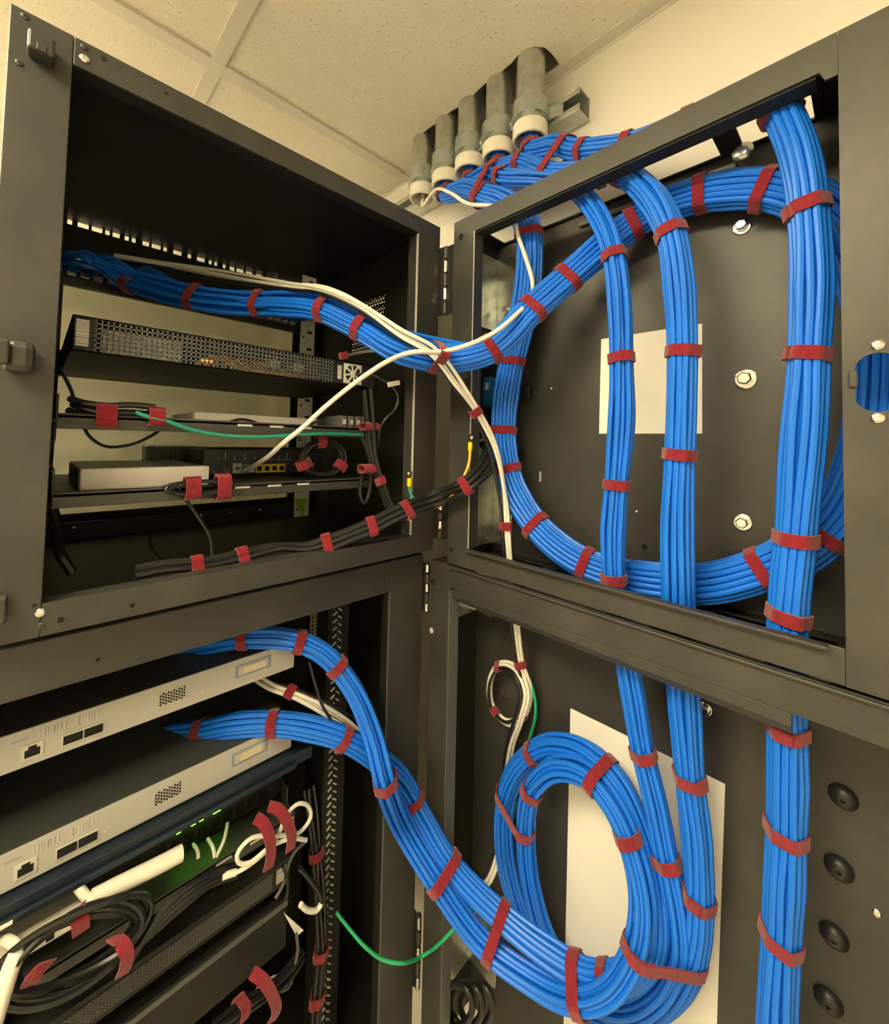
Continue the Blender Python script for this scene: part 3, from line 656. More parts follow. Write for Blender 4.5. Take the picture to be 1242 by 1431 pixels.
B3 = Bundle('cable_bundle', 'middle vertical blue cable bundle, running down over the right edge of the small white sheet',
    mouth(3)+[(730, 227, 'y', 1.085), (766, 241, 'y', 1.07), (815, 242, 'y', 1.055), (862, 240, 'y', 1.045), (905, 268, 'y', 1.02), (935, 320, 'y', 1.0), (949, 395, 'y', 1.0), (953, 490, 'y', 1.0), (952, 560, 'y', 1.0), (949, 640, 'y', 1.0), (945, 730, 'y', 1.0), (946, 815, 'y', 1.0),
     (949, 890, 'y', 1.02), (955, 985, 'y', 1.05), (963, 1085, 'y', 1.07), (973, 1170, 'y', 1.08), (976, 1250, 'y', 1.085), (970, 1320, 'y', 1.09), (940, 1385, 'y', 1.10), (880, 1420, 'y', 1.11), (812, 1400, 'y', 1.115), (752, 1325, 'y', 1.115), (716, 1235, 'y', 1.11), (704, 1150, 'y', 1.10), (718, 1085, 'y', 1.10),
     (765, 1043, 'y', 1.10), (818, 1052, 'y', 1.09), (862, 1095, 'y', 1.08), (893, 1165, 'y', 1.07), (910, 1245, 'y', 1.06), (910, 1320, 'y', 1.04), (880, 1362, 'y', 1.02), (825, 1365, 'y', 1.0), (770, 1335, 'y', .985), (700, 1280, 'y', .955), (629, 1207, 'y', .90), (588, 1138, 'y', .87),
     (557, 1085, 'x', -.99), (520, 1055, 'x', -1.0), (478, 1031, 'x', -1.03), (430, 1017, 'x', -1.08), (380, 1011, 'x', -1.13), (330, 1014, 'x', -1.19), (285, 1022, 'x', -1.26), (220, 1033, 'x', -1.37), (160, 1042, 'x', -1.48), (100, 1052, 'x', -1.6)],
    19, 1.1, [mpx(3), (726, 221), (868, 243), (936, 322), (953, 492), (948, 640), (962, 1087), (976, 1250), (748, 1052), (742, 1300), (852, 1364), (478, 1031), (380, 1011), (285, 1022)], rand=13, mouth_scale=.85)
B4 = Bundle('cable_bundle', 'rightmost vertical blue cable bundle, running straight down beside the domed rivets',
    mouth(4)+[(778, 203, 'y', 1.085), (805, 210, 'y', 1.075), (840, 208, 'y', 1.06), (890, 200, 'y', 1.05), (965, 170, 'y', 1.045), (1035, 140, 'y', 1.04), (1078, 143, 'y', 1.03), (1105, 185, 'y', 1.01), (1121, 240, 'y', 1.0), (1129, 300, 'y', 1.0), (1132, 390, 'y', 1.0), (1130, 490, 'y', 1.0), (1123, 610, 'y', 1.0), (1112, 745, 'y', 1.0), (1101, 860, 'y', 1.005),
     (1098, 940, 'y', 1.0), (1099, 1040, 'y', 1.02), (1098, 1155, 'y', 1.04), (1091, 1310, 'y', 1.05), (1085, 1431, 'y', 1.05), (1080, 1560, 'y', 1.05), (-.13, 1.05, -1.6), (-.13, 1.05, -1.93)],
    19, 1.1, [mpx(4), (818, 207), (880, 200), (963, 170), (1090, 160), (1129, 296), (1130, 490), (1112, 747), (1101, 864), (1099, 1018), (1098, 1160), (1091, 1315)], rand=14, mouth_scale=.85)
# straps that hold two runs together
multi_strap(B3.root, [(B2, 680, 1322), (B3, 705, 1284)])
multi_strap(B3.root, [(B2, 606, 1228), (B3, 633, 1211)])
B2.strap(B2.near(541, 1094)); B3.strap(B3.near(577, 1118))
multi_strap(B3.root, [(B2, 834, 1099), (B3, 840, 1073)])
multi_strap(B3.root, [(B2, 734, 1138), (B3, 706, 1124)])
multi_strap(B3.root, [(B2, 797, 1395), (B3, 818, 1363)], width=.03)
multi_strap(B2.root, [(B2, 946, 1335), (B3, 968, 1328), (B2, 886, 1334), (B3, 910, 1325)])
multi_strap(B3.root, [(B3, 766, 241), (B4, 790, 206)])
multi_strap(B1.root, [(B1, 672, 271), (B2, 690, 243)])
# ================================================================== WHITE AND BLACK CABLES
W1 = Bundle('cable_bundle', 'thin run of white and black cables from the upper cabinet to the small coil below',
    [(160, 360, 'x', -1.68), (250, 376, 'x', -1.58), (330, 389, 'x', -1.40), (400, 399, 'x', -1.22), (452, 406, 'x', -1.07), (505, 430, 'x', -.96), (560, 468, 'x', -.86), (604, 494, 'y', .745), (638, 538, 'y', .82), (666, 578, 'y', .90), (690, 628, 'y', .975), (703, 690, 'y', 1.01), (708, 760, 'y', 1.01), (714, 830, 'y', 1.02), (720, 890, 'y', 1.06),
     (727, 930, 'y', 1.10), (737, 965, 'y', 1.12), (729, 1000, 'y', 1.12), (706, 1010, 'y', 1.12), (686, 988, 'y', 1.12), (683, 955, 'y', 1.12), (697, 930, 'y', 1.12), (720, 935, 'y', 1.11), (734, 965, 'y', 1.10), (726, 1005, 'y', 1.11), (714, 1040, 'y', 1.13), (706, 1090, 'y', 1.15), (700, 1160, 'y', 1.14), (675, 1232, 'y', 1.05), (630, 1230, 'y', .97),
     (585, 1150, 'y', .935), (545, 1075, 'x', -1.06), (500, 1020, 'x', -1.06), (470, 997, 'x', -1.08), (420, 972, 'x', -1.13), (380, 957, 'x', -1.2), (355, 942, 'x', -1.26)],
    4, 1.6, [(665, 574), (707, 735), (725, 931), (690, 995), (696, 934), (730, 1001), (408, 970)], rand=21, r=.0051, mats=['white_cable', 'white_cable', 'black_cable', 'white_cable'], group='thin cable runs', wander=.7)
W2 = wire('network_cable', 'single white cable drooping from the empty conduit to the router with yellow ports',
    mouth(0)[1:]+[(608, 266, 'y', 1.08), (630, 270, 'y', 1.04), (655, 285, 'y', 1.03), (690, 288, 'y', 1.03), (716, 298, 'y', 1.035), (724, 330, 'y', 1.035), (735, 362, 'y', 1.03), (744, 395, 'y', 1.02), (741, 418, 'y', .99), (728, 433, 'y', .93), (690, 465, 'y', .85), (648, 484, 'y', .79), (612, 492, 'y', .735), (578, 492, 'x', -.80), (545, 503, 'x', -.88), (500, 532, 'x', -.96), (455, 568, 'x', -1.02), (421, 599, 'x', -1.055), (397, 618, 'x', -1.085), (376, 637, 'x', -1.14), (358, 649, 'x', -1.21), (341, 659, 'x', -1.285)], .0062, 'white_cable')
multi_strap(B1.root, [(B1, 605, 500), (W1, 606, 497)], extra=[at(612, 492, 'y', .735), at(600, 492, 'y', .745)], T=(.35, .75, -.15))
wire('network_cable', 'short white cable end behind the blue bundle by the hinge-side vent', [(480, 498, 'y', .93), (505, 492, 'y', .915), (535, 488, 'y', .90), (560, 478, 'y', .905), (575, 480, 'y', .915)], .006, 'white_cable')
K1 = Bundle('power_cord_bundle', 'black power cords lying on the upper cabinet floor and crossing to the wall section',
    [(190, 805, 'x', -1.09), (230, 797, 'x', -1.08), (285, 792, 'x', -1.07), (335, 781, 'x', -1.065), (390, 768, 'x', -1.06), (430, 768, 'x', -1.04), (462, 758, 'x', -1.02), (520, 735, 'x', -.985), (568, 712, 'x', -.955), (612, 697, 'x', -.93), (650, 678, 'y', .905), (676, 655, 'y', .965), (686, 634, 'y', 1.02), (678, 622, 'y', 1.07), (662, 620, 'y', 1.11)],
    3, 1.4, [(281, 792), (336, 781), (459, 759), (521, 735), (568, 713), (650, 679)], rand=31, r=.0085, mtl='black_cable', group='black cord bundles', wander=.5)
wire('ground_wire', 'yellow-green earth wire with a ring lug on the wall section frame', [at(657, 628, 'y', .944), (655, 648, 'y', .935), (645, 672, 'y', .915), (630, 695, 'y', .90), (612, 708, 'y', .915), (600, 708, 'y', .93)], .0042, 'yellow_cable', 'wire', 'earth wires')
wire('ground_wire', 'short green earth wire with a ring lug on the cabinet frame', [at(571, 682, 'x', -.996), (575, 692, 'x', -.985), (586, 702, 'x', -.972), (600, 708, 'x', -.96)], .0042, 'teal_cable', 'wire', 'earth wires')
gw = [o for o in C.objects if o.name.startswith('ground_wire')]
for o, c, ax, dn in ((gw[0], at(657, 622, 'y', .945), (0, -1, 0), None), (gw[1], at(572, 672, 'x', -.997), (1, 0, 0), None)):
    c = Vector(c); A = Vector(ax)
    MB().lathe(c+Vector((0, 0, .0))+A*.0, (0, 0, -1), [(-.008, .007), (.014, .007), (.018, .005)], 12).build('sleeve', 'lug_yellow', o)
    MB().lathe(c+Vector((0, 0, .022))-A*.003, A, [(0, .011), (.003, .011), (.003, .006), (.006, .0055), (.007, .003)], 16).build('ring_lug', 'steel', o)
# ================================================================== SHEETS ON THE BACK PANELS
def sheet(name, label, corners, mtl='paper'):
    P = [at(px, py, 'y', BY-.002) for px, py in corners]
    o = MB().plate([(p[0], p[2]) for p in P], [], 1, BY-.0022, BY-.0008).build(name, mtl); tag(o, label, 'paper', 'sheets on the back panels'); return o
sheet('paper_sheet', 'small pale sheet on the upper back panel behind two vertical bundles', [(837, 606), (981, 606), (981, 452), (840, 474)])
sheet('paper_sheet', 'tall white sheet on the lower back panel behind the oval cable coil', [(786, 1500), (997, 1560), (1013, 1096), (797, 990)])
jb = thing('label_box', 'small blue box with a pale sticker beside the left of the big loop', 'box', at(680, 548, 'y', 1.10))
q = at(684, 548, 'y', 1.12)
MB().obox(q, (.018, 0, 0), (0, .02, 0), (0, 0, .05)).build('body', 'blue_plastic', jb, .002)
MB().obox(q+Vector((.004, -.0205, .018)), (.007, 0, 0), (0, .0008, 0), (0, 0, .012)).build('sticker', 'paper', jb)
q2 = at(668, 548, 'y', 1.10); MB().obox(q2, (.006, 0, 0), (0, .02, 0), (0, 0, .055)).build('cover', 'blue_plastic', jb, .001)

# ================================================================== EQUIPMENT IN THE UPPER CABINET
pp = thing('patch_bay', 'black patch bay at the top of the upper cabinet with blue cables plugged in', 'patch bay', (-1.71, .41, .46))
bx('panel', 'black_metal', pp, -1.722, -1.712, .0, .80, .455, .542)
for k in range(24):
    y = .03+.0315*k
    j = bx('jack', 'galvanised' if k < 3 else 'clear_plug', pp, -1.712, -1.688, y-.0115, y+.0115, .482, .53, .002)
    bx('jack_cap', 'black_plastic', j, -1.690, -1.686, y-.008, y+.008, .497, .515)
bx('cable_bar', 'black_metal', pp, -1.70, -1.69, .0, .80, .452, .46, .002)
# --- 1U switch with a perforated rear
def U1(name, label, x, y0, y1, z0, z1, xb, group):
    return thing(name, label, 'network switch', ((x+xb)/2, (y0+y1)/2, z0), group)
sx, sy0, sy1, sz_0, sz_1, sxb = -1.10, .045, .77, .166, .238, -1.62
sw = U1('network_switch', 'black switch with a perforated rear grille and small fan in the upper cabinet', sx, sy0, sy1, sz_0, sz_1, sxb, 'rack switches')
bx('case_top', 'dark_metal', sw, sxb, sx, sy0, sy1, sz_1-.003, sz_1)
bx('case_bottom', 'dark_metal', sw, sxb, sx, sy0, sy1, sz_0, sz_0+.003)
bx('case_side', 'dark_metal', sw, sxb, sx, sy0, sy0+.003, sz_0+.003, sz_1-.003); bx('case_side', 'dark_metal', sw, sxb, sx, sy1-.003, sy1, sz_0+.003, sz_1-.003)
bx('case_front', 'dark_metal', sw, sxb, sxb+.003, sy0, sy1, sz_0, sz_1)
bx('rear_plate', 'dark_metal', sw, sx-.002, sx, sy0, sy0+.035, sz_0, sz_1); bx('rear_plate', 'dark_metal', sw, sx-.002, sx, .62, sy1, sz_0, sz_1)
mb = MB(); y = sy0+.035
while y < .62: mb.box(sx-.002, sx, y, y+.0035, sz_0, sz_1); y += .0095
z = sz_0
while z < sz_1: mb.box(sx-.002, sx, sy0+.035, .62, z, z+.0035); z += .0098
stuff(mb.build('grille', 'grey_plastic', sw))
bx('inner_board', 'clear_plug', sw, sx-.02, sx-.018, sy0+.05, .235, sz_0+.004, sz_1-.02); bx('inner_wall', 'hole_black', sw, sx-.16, sx-.155, sy0+.02, .62, sz_0+.004, sz_1-.004)
for k in range(5):
    r_ = random.Random(k); MB().tube(spline([(sx-.03-.01*r_.random(), .27+.02*k, sz_0+.008), (sx-.025, .31+.01*k, sz_0+.02+.02*r_.random()), (sx-.03, .36, sz_0+.012+.006*k), (sx-.03, .42+.03*k, sz_0+.010), (sx-.03, .52, sz_0+.008+.002*k)], .02), .0024, 6).build('inner_wire', 'orange_cable' if k % 2 else 'yellow_cable', sw)
for y in (.455, .52): MB().cyl((sx-.05, y, sz_0+.035), (sx-.02, y, sz_0+.035), .015, 16).build('capacitor', 'clear_plug', sw)
MB().obox((sx-.015, .29, sz_0+.016), (.003, 0, 0), (0, .012, 0), (0, 0, .004)).build('indicator', 'led_amber', sw)
bx('barcode_label', 'barcode_z', sw, sx, sx+.001, sy0+.006, sy0+.026, sz_0+.010, sz_1-.008)
# fan
fy, fz = .683, sz_0+.036
fn = bx('fan_plate', 'clear_plug', sw, sx, sx+.003, fy-.031, fy+.031, fz-.030, fz+.030, .002)
MB().lathe((sx+.003, fy, fz), (1, 0, 0), [(0, .027), (.0006, .027)], 24).build('fan_opening', 'hole_black', fn)
for k in range(8):
    t = k*math.pi/4+.2; d = Vector((0, math.cos(t), math.sin(t))); n_ = Vector((0, -math.sin(t), math.cos(t)))
    MB().obox(Vector((sx+.0045, fy, fz))+d*.018, (.001, 0, 0), d*.009, n_*.0028).build('fan_spoke', 'clear_plug', fn)
MB().lathe((sx+.003, fy, fz), (1, 0, 0), [(0, .010), (.003, .010), (.0035, .008)], 20).build('fan_hub', 'clear_plug', fn)
bx('rating_label', 'barcode_z', sw, sx, sx+.001, .632, .645, fz-.02, fz+.02)
bx('ear', 'dark_metal', sw, -1.64, -1.60, .012, sy0, sz_0, sz_1)
# --- shelves
def shelf(label, z, y0, y1, xf, xb):
    t = thing('rack_shelf', label, 'shelf', ((xf+xb)/2, (y0+y1)/2, z-.03), 'rack shelves')
    bx('tray', 'black_metal', t, xb, xf, y0, y1, z-.005, z)
    bx('front_lip', 'black_metal', t, xf-.004, xf, y0, y1, z-.027, z+.004, .0015)
    for y in (y0, y1-.004): bx('side_flange', 'black_metal', t, xb, xf-.05, y, y+.004, z, z+.045)
    for k in range(3): bx('slot', 'rail_steel', t, xf, xf+.0012, .36+k*.08, .395+k*.08, z-.008, z-.003)
    for k, y in enumerate((y0-.02, y1)): bx('ear', 'black_metal', t, xb, xb+.005, y, y+.02, z-.03, z+.045)
    return t
ZA, ZB = .038, -.117
shelf('upper of the two black rack shelves, carrying a flat silver box', ZA, .03, .768, -1.10, -1.66)
shelf('lower of the two black rack shelves, carrying the router and pale box', ZB, .03, .768, -1.10, -1.66)
b_ = thing('media_box', 'flat silver box on the upper rack shelf', 'box', (-1.33, .46, ZA), 'boxes on the rack shelves')
bx('case', 'silver_plastic', b_, -1.45, -1.20, .29, .625, ZA, ZA+.027, .004); bx('base', 'grey_plastic', b_, -1.449, -1.198, .292, .623, ZA, ZA+.006, .001)
b_ = thing('media_box', 'pale pinkish box on the lower rack shelf', 'box', (-1.34, .19, ZB), 'boxes on the rack shelves')
bx('case', 'silver_plastic', b_, -1.50, -1.15, .072, .315, ZB, ZB+.046, .003); bx('end_cap', 'black_plastic', b_, -1.49, -1.16, .0705, .072, ZB+.004, ZB+.042); bx('foot', 'black_plastic', b_, -1.18, -1.16, .09, .11, ZB-.0, ZB+.002)
b_ = thing('equipment_box', 'olive grey vented box at the back of the lower shelf', 'box', (-1.60, .34, ZB))
bx('case', 'grey_plastic', b_, -1.64, -1.56, .25, .42, ZB, ZB+.085, .003)
mb = MB()
for k in range(12): mb.box(-1.56, -1.558, .262+k*.0125, .266+k*.0125, ZB+.02, ZB+.07)
stuff(mb.build('vent_slots', 'switch_body', b_)); bx('cap', 'clear_plug', b_, -1.62, -1.56, .27, .38, ZB+.085, ZB+.089)
# router with yellow ports
rx, ry0, ry1, rz0 = -1.33, .345, .72, ZB
ro = thing('router', 'black router with four yellow ports on the lower shelf', 'router', (-1.40, .53, rz0))
bx('case', 'black_plastic', ro, -1.50, rx, ry0, ry1, rz0+.004, rz0+.088, .006)
bx('foot', 'black_plastic', ro, -1.45, rx-.02, ry0+.03, ry1-.03, rz0, rz0+.004)
for k in range(4):
    y = .503+.0235*k; p_ = bx('port', 'port_yellow', ro, rx, rx+.004, y-.0112, y+.0112, rz0+.012, rz0+.038, .001)
    bx('socket', 'hole_black', p_, rx+.004, rx+.0045, y-.007, y+.007, rz0+.017, rz0+.031)
p_ = bx('port', 'port_green', ro, rx, rx+.004, .452, .478, rz0+.012, rz0+.038, .001)
p_ = bx('port', 'clear_plug', ro, rx, rx+.006, .425, .450, rz0+.012, rz0+.042, .001); MB().lathe((rx+.006, .4375, rz0+.027), (1, 0, 0), [(0, .006), (.004, .006), (.004, .003)], 12).build('socket', 'grey_plastic', p_)
bx('port', 'grey_plastic', ro, rx, rx+.004, .40, .42, rz0+.012, rz0+.03)
for k, y in enumerate((.385, .405, .43, .46, .49, .53, .565, .59)): bx('print_mark', 'clear_plug', ro, rx, rx+.0006, y-.0008, y+.0008, rz0+.052, rz0+.060+.012*(k % 2))
bx('print_mark', 'clear_plug', ro, rx, rx+.0006, .50, .60, rz0+.050, rz0+.0512); bx('sticker', 'grey_plastic', ro, rx, rx+.001, .65, .69, rz0+.014, rz0+.04)
pl = bx('plug', 'clear_plug', None, rx+.0055, rx+.04, .455, .475, rz0+.016, rz0+.034, .002); tag(pl, 'clear plug on the white cable in the green router port', 'plug')
# power adapters in a row
for k in range(4):
    a_ = thing('power_adapter', ['leftmost', 'second', 'third', 'rightmost'][k]+' of four small black adapters at the hinge end of the upper shelf', 'adapter', (-1.18, .672+k*.025, ZA), 'adapters on the shelf end')
    bx('body', 'grey_plastic', a_, -1.22, -1.12, .662+k*.025, .682+k*.025, ZA, ZA+.038, .003); bx('prong_plate', 'rail_steel', a_, -1.12, -1.118, .667+k*.025, .677+k*.025, ZA+.012, ZA+.026)
# cords in the upper cabinet
wire('thin_cord', 'thin dark blue cord arching beside the left post above the upper shelf', [(72, 512, 'x', -1.2), (85, 520, 'x', -1.2), (97, 540, 'x', -1.2), (105, 562, 'x', -1.2), (110, 578, 'x', -1.2)], .0035, 'black_cable', group='thin cords')
wire('thin_cord', 'thin dark cord sagging under the upper shelf at the left', [(115, 592, 'x', -1.2), (125, 610, 'x', -1.2), (148, 624, 'x', -1.2), (180, 622, 'x', -1.2), (210, 610, 'x', -1.2), (225, 600, 'x', -1.2)], .0035, 'black_cable', group='thin cords')
wire('thin_cord', 'black cord hanging down the left post between the shelves', [(75, 590, 'x', -1.15), (74, 610, 'x', -1.15), (66, 640, 'x', -1.14), (60, 660, 'x', -1.13)], .0045, 'black_cable', group='thin cords')
wire('thin_cord', 'thick black cord running down to the cabinet floor at the far left', [(60, 690, 'x', -1.12), (70, 705, 'x', -1.14), (78, 730, 'x', -1.16), (82, 770, 'x', -1.2), (100, 800, 'x', -1.2)], .010, 'black_cable', group='thin cords')
wire('thin_cord', 'thin cord hanging from the black coil to the cabinet floor', [(250, 680, 'x', -1.09), (258, 695, 'x', -1.09), (275, 720, 'x', -1.085), (293, 750, 'x', -1.08), (297, 784, 'x', -1.075)], .0038, 'black_cable', group='thin cords')
wire('thin_cord', 'thin curved cord lying on the cabinet floor behind the power cords', [(208, 745, 'x', -1.3), (212, 765, 'x', -1.25), (225, 780, 'x', -1.2), (240, 787, 'x', -1.16), (270, 790, 'x', -1.1)], .004, 'black_cable', group='thin cords')
wire('thin_cord', 'black cord on the silver box along the upper shelf', [(310, 594, 'x', -1.12), (335, 586, 'x', -1.14), (350, 588, 'x', -1.14), (372, 596, 'x', -1.12), (420, 598, 'x', -1.11), (445, 588, 'x', -1.12)], .0038, 'black_cable', group='thin cords')
gc = wire('green_cord', 'teal green cord running under the lip of the upper shelf', [(190, 576, 'x', -1.09), (205, 582, 'x', -1.085), (232, 588, 'x', -1.085), (262, 599, 'x', -1.085), (300, 607, 'x', -1.085), (350, 611, 'x', -1.085), (410, 608, 'x', -1.085), (460, 606, 'x', -1.085), (512, 608, 'x', -1.085)], .0045, 'teal_cable')
sg = lambda parent, px, py, x, ly, lz: band(parent, at(px, py, 'x', x), Vector((0, 1, 0)), Vector((0, 0, 1)), Vector((1, 0, 0)), lz, .016, width=ly, power=3.0)
sg(gc, 218, 583, -1.10, .03, .017)
ab = Bundle('cord_bundle', 'black cords strapped to the lip of the upper shelf at the left', [(92, 572, 'x', -1.12), (110, 578, 'x', -1.105), (150, 583, 'x', -1.10), (180, 581, 'x', -1.10), (215, 583, 'x', -1.10)], 4, 1.5, [], rand=41, r=.007, mtl='black_cable', group='black cord bundles', wander=.8)
sg(ab.root, 148, 581, -1.10, .034, .022)
def coil(name, label, c, m_, v_, rx_, rz_, turns, r, mtl, straps, group, ax='x', jit=.006, seed=1, cat='cable coil'):
    rnd = random.Random(seed); P0 = at(c[0], c[1], m_, v_)
    A = Vector((0, 1, 0)) if m_ == 'x' else Vector((1, 0, 0)); N = Vector((1, 0, 0)) if m_ == 'x' else Vector((0, -1, 0)); Z = Vector((0, 0, 1))
    root = thing(name, label, cat, P0-Z*rz_, group); pts = []
    n_ = 26*turns
    for k in range(n_+1):
        t = 2*math.pi*k/26; q_ = 1+.10*math.sin(k*.11+seed); pts.append(P0+A*(rx_*q_*math.cos(t))+Z*(rz_*q_*math.sin(t))+N*(jit*math.sin(k*.37+seed)+jit*.5*(k/n_-.5)*turns)+A*rnd.uniform(-1, 1)*.001)
    MB().tube(spline(pts, .012), r, 7).build('cable', mtl, root)
    for t in straps:
        t = math.radians(t); rad = A*math.cos(t)*rx_+Z*math.sin(t)*rz_; T = (-A*math.sin(t)*rx_+Z*math.cos(t)*rz_).normalized(); R_ = T.cross(N).normalized()
        band(root, P0+rad, T, R_, N, .12*max(rx_, rz_)+r*2.2, jit+r*2.0, width=.026)
    return root
coil('cord_coil', 'flattened black cord coil with two red straps on the lower shelf lip', (280, 681), 'x', -1.085, .066, .014, 5, .0038, 'black_cable', [], 'cord coils', seed=3)
cc = [o for o in C.objects if o.name.startswith('cord_coil')][0]
sg(cc, 268, 682, -1.085, .03, .023); sg(cc, 311, 681, -1.085, .03, .027)
coil('cord_coil', 'round black cord coil hanging in front of the router', (452, 640), 'x', -1.13, .066, .05, 5, .0042, 'black_cable', [200, -30, 100], 'cord coils', seed=5)
PC = Bundle('power_cord_bundle', 'black power cords hanging down the hinge side of the upper cabinet', [(512, 545, 'x', -1.08), (514, 570, 'x', -1.07), (517, 600, 'x', -1.06), (522, 640, 'x', -1.05), (530, 668, 'x', -1.04), (538, 690, 'x', -1.03), (545, 708, 'x', -1.02), (555, 714, 'x', -1.0)], 3, 1.5, [(534, 672)], rand=51, r=.0062, mtl='black_cable', group='black cord bundles', wander=1.0)
sg(PC.root, 516, 596, -1.065, .05, .009); sg(PC.root, 513, 655, -1.06, .045, .010)
wire('thin_cord', 'glossy black cord loop beside the hanging power cords', [(505, 610, 'x', -1.08), (513, 630, 'x', -1.07), (518, 660, 'x', -1.07), (515, 692, 'x', -1.07), (508, 704, 'x', -1.07), (503, 690, 'x', -1.08), (506, 660, 'x', -1.09)], .0055, 'black_cable', group='thin cords')
tc = wire('thin_cord', 'black cord with a white flag tag beside the fan of the black switch', [(497, 523, 'x', -1.09), (520, 524, 'x', -1.07), (535, 531, 'x', -1.05), (548, 540, 'x', -1.04), (556, 555, 'x', -1.03), (552, 572, 'x', -1.03), (538, 586, 'x', -1.04), (531, 600, 'x', -1.05), (528, 625, 'x', -1.055)], .0042, 'black_cable', group='thin cords')
q = at(550, 536, 'x', -1.03); MB().obox(q, (.002, 0, 0), (0, .022, .006), (0, -.002, .007)).build('flag_tag', 'paper', tc)
MB().obox(at(480, 497, 'x', -1.10), (.008, 0, 0), (0, .012, .004), (0, -.003, .01)).build('strap_end', 'red_strap', PC.root, .002)
lt = MB().plate([(at(410, 697, 'x', -1.6)[1], at(410, 697, 'x', -1.6)[2]), (at(424, 723, 'x', -1.6)[1], at(424, 723, 'x', -1.6)[2]), (at(428, 697, 'x', -1.6)[1], at(428, 697, 'x', -1.6)[2])], [], 0, -1.602, -1.599).build('hang_tag', 'lime_tag'); tag(lt, 'lime green triangular tag on the hinge-side rack rail', 'tag')
bx('kick_plate', 'dark_metal', cab, -1.72, -1.715, 0.0, .80, UZ0+.02, -.27)
for y in (.1, .45, .55, .66): screw(cab, (-1.715, y, -.285), (1, 0, 0), .005)
# ================================================================== EQUIPMENT IN THE LOWER CABINET
def white_switch(label, z0, z1):
    x, y0, y1 = -1.14, -.165, .548
    t = thing('network_switch', label, 'network switch', (-1.4, .19, z0), 'rack switches')
    bx('case', 'switch_body', t, -1.72, x-.004, y0, y1, z0, z1, .001)
    bx('face_plate', 'switch_face', t, x-.004, x, y0, y1, z0, z1, .0012)
    h = z1-z0
    def zz(f_): return z0+h*f_
    p_ = bx('network_port', 'clear_plug', t, x, x+.002, .008, .040, zz(.18), zz(.58), .001)
    MB().plate([(.013, zz(.24)), (.035, zz(.24)), (.035, zz(.44)), (.030, zz(.44)), (.030, zz(.52)), (.018, zz(.52)), (.018, zz(.44)), (.013, zz(.44))], [], 0, x+.002, x+.0026).build('socket', 'hole_black', p_)
    p_ = bx('module_port', 'rail_steel', t, x, x+.002, .066, .132, zz(.18), zz(.5), .001)
    for k in range(2): bx('socket', 'hole_black', p_, x+.002, x+.0026, .068+k*.032, .098+k*.032, zz(.22), zz(.46))
    bx('barcode_label', 'barcode_y', t, x, x+.0006, .032, .072, zz(.66), zz(.86)); bx('barcode_label', 'barcode_y', t, x, x+.0006, .088, .132, zz(.64), zz(.86))
    bx('print_mark', 'print_grey', t, x, x+.0004, -.006, .018, zz(.72), zz(.78))
    mb = MB()
    for i in range(10):
        for j in range(4):
            mb.lathe((x, .232+i*.0052, zz(.36)+j*.0068+(.0034 if i % 2 else 0)), (1, 0, 0), [(0, .0024), (.0007, .0024)], 8)
    stuff(mb.build('vent_holes', 'hole_black', t))
    p_ = bx('stack_connector', 'connector_blue', t, x, x+.0015, .392, .482, zz(.36), zz(.80), .001)
    bx('bezel', 'switch_face', p_, x+.0015, x+.003, .398, .474, zz(.42), zz(.74), .001); bx('contacts', 'connector_beige', p_, x+.003, x+.0045, .41, .466, zz(.46), zz(.70), .001)
    for y, f_ in ((.142, .3), (.318, .32), (-.03, .3)): screw(t, (x, y, zz(f_)), (1, 0, 0), .0022, 'rail_steel')
    bx('ear', 'black_metal', t, -1.66, -1.655, y1, y1+.16, z0, z1)
white_switch('upper of the two pale-faced switches in the lower cabinet', -.638, -.567)
white_switch('lower of the two pale-faced switches in the lower cabinet', -.857, -.786)
t = thing('rack_unit', 'dark navy rack unit directly under the lower pale-faced switch', 'rack unit', (-1.4, .19, -.896))
bx('body', 'navy_metal', t, -1.70, -1.115, -.165, .60, -.896, -.862, .003); bx('handle_rail', 'navy_metal', t, -1.115, -1.105, -.165, .55, -.896, -.882, .003); bx('label_strip', 'paper', t, -1.105, -1.104, -.02, .01, -.893, -.886)
# green-lit switch
t = thing('network_switch', 'dark switch with a row of lit green lamps under the navy rack unit', 'network switch', (-1.4, .3, -1.02), 'rack switches')
bx('case', 'black_plastic', t, -1.62, -1.21, .10, .56, -1.03, -.955, .003)
for k, dy in enumerate((0, .022, .032, .05, .072, .082, .09, .1)):
    MB().obox((-1.207, .296+dy, -.972+(.004 if k % 3 == 1 else 0)), (.003, 0, 0), (0, .005, 0), (0, 0, .0045)).build('lamp', 'led_green', t, .001)
for k in range(9): bx('socket', 'hole_black', t, -1.21, -1.2085, .25+k*.03, .272+k*.03, -1.018, -.99)
for k, (p, q) in enumerate((((270, 1180), (277, 1200)), ((290, 1172), (300, 1198)), ((318, 1150), (302, 1198)))):
    wire('network_lead', ['leftmost', 'middle', 'right-hand'][k]+' short white patch cord under the green lamps', [(p[0], p[1], 'x', -1.17), ((p[0]+q[0])/2+3, (p[1]+q[1])/2, 'x', -1.14), (q[0], q[1], 'x', -1.13)], .004, 'white_cable', group='patch cords under the green lamps')
shelf('black rack shelf in the lower cabinet under the white router and cord loops', -1.034, -.165, .56, -1.125, -1.62)
rail(lc, -1.60, -.20, -1, LZ0+.02, LZ1-.02, 'dark_metal')
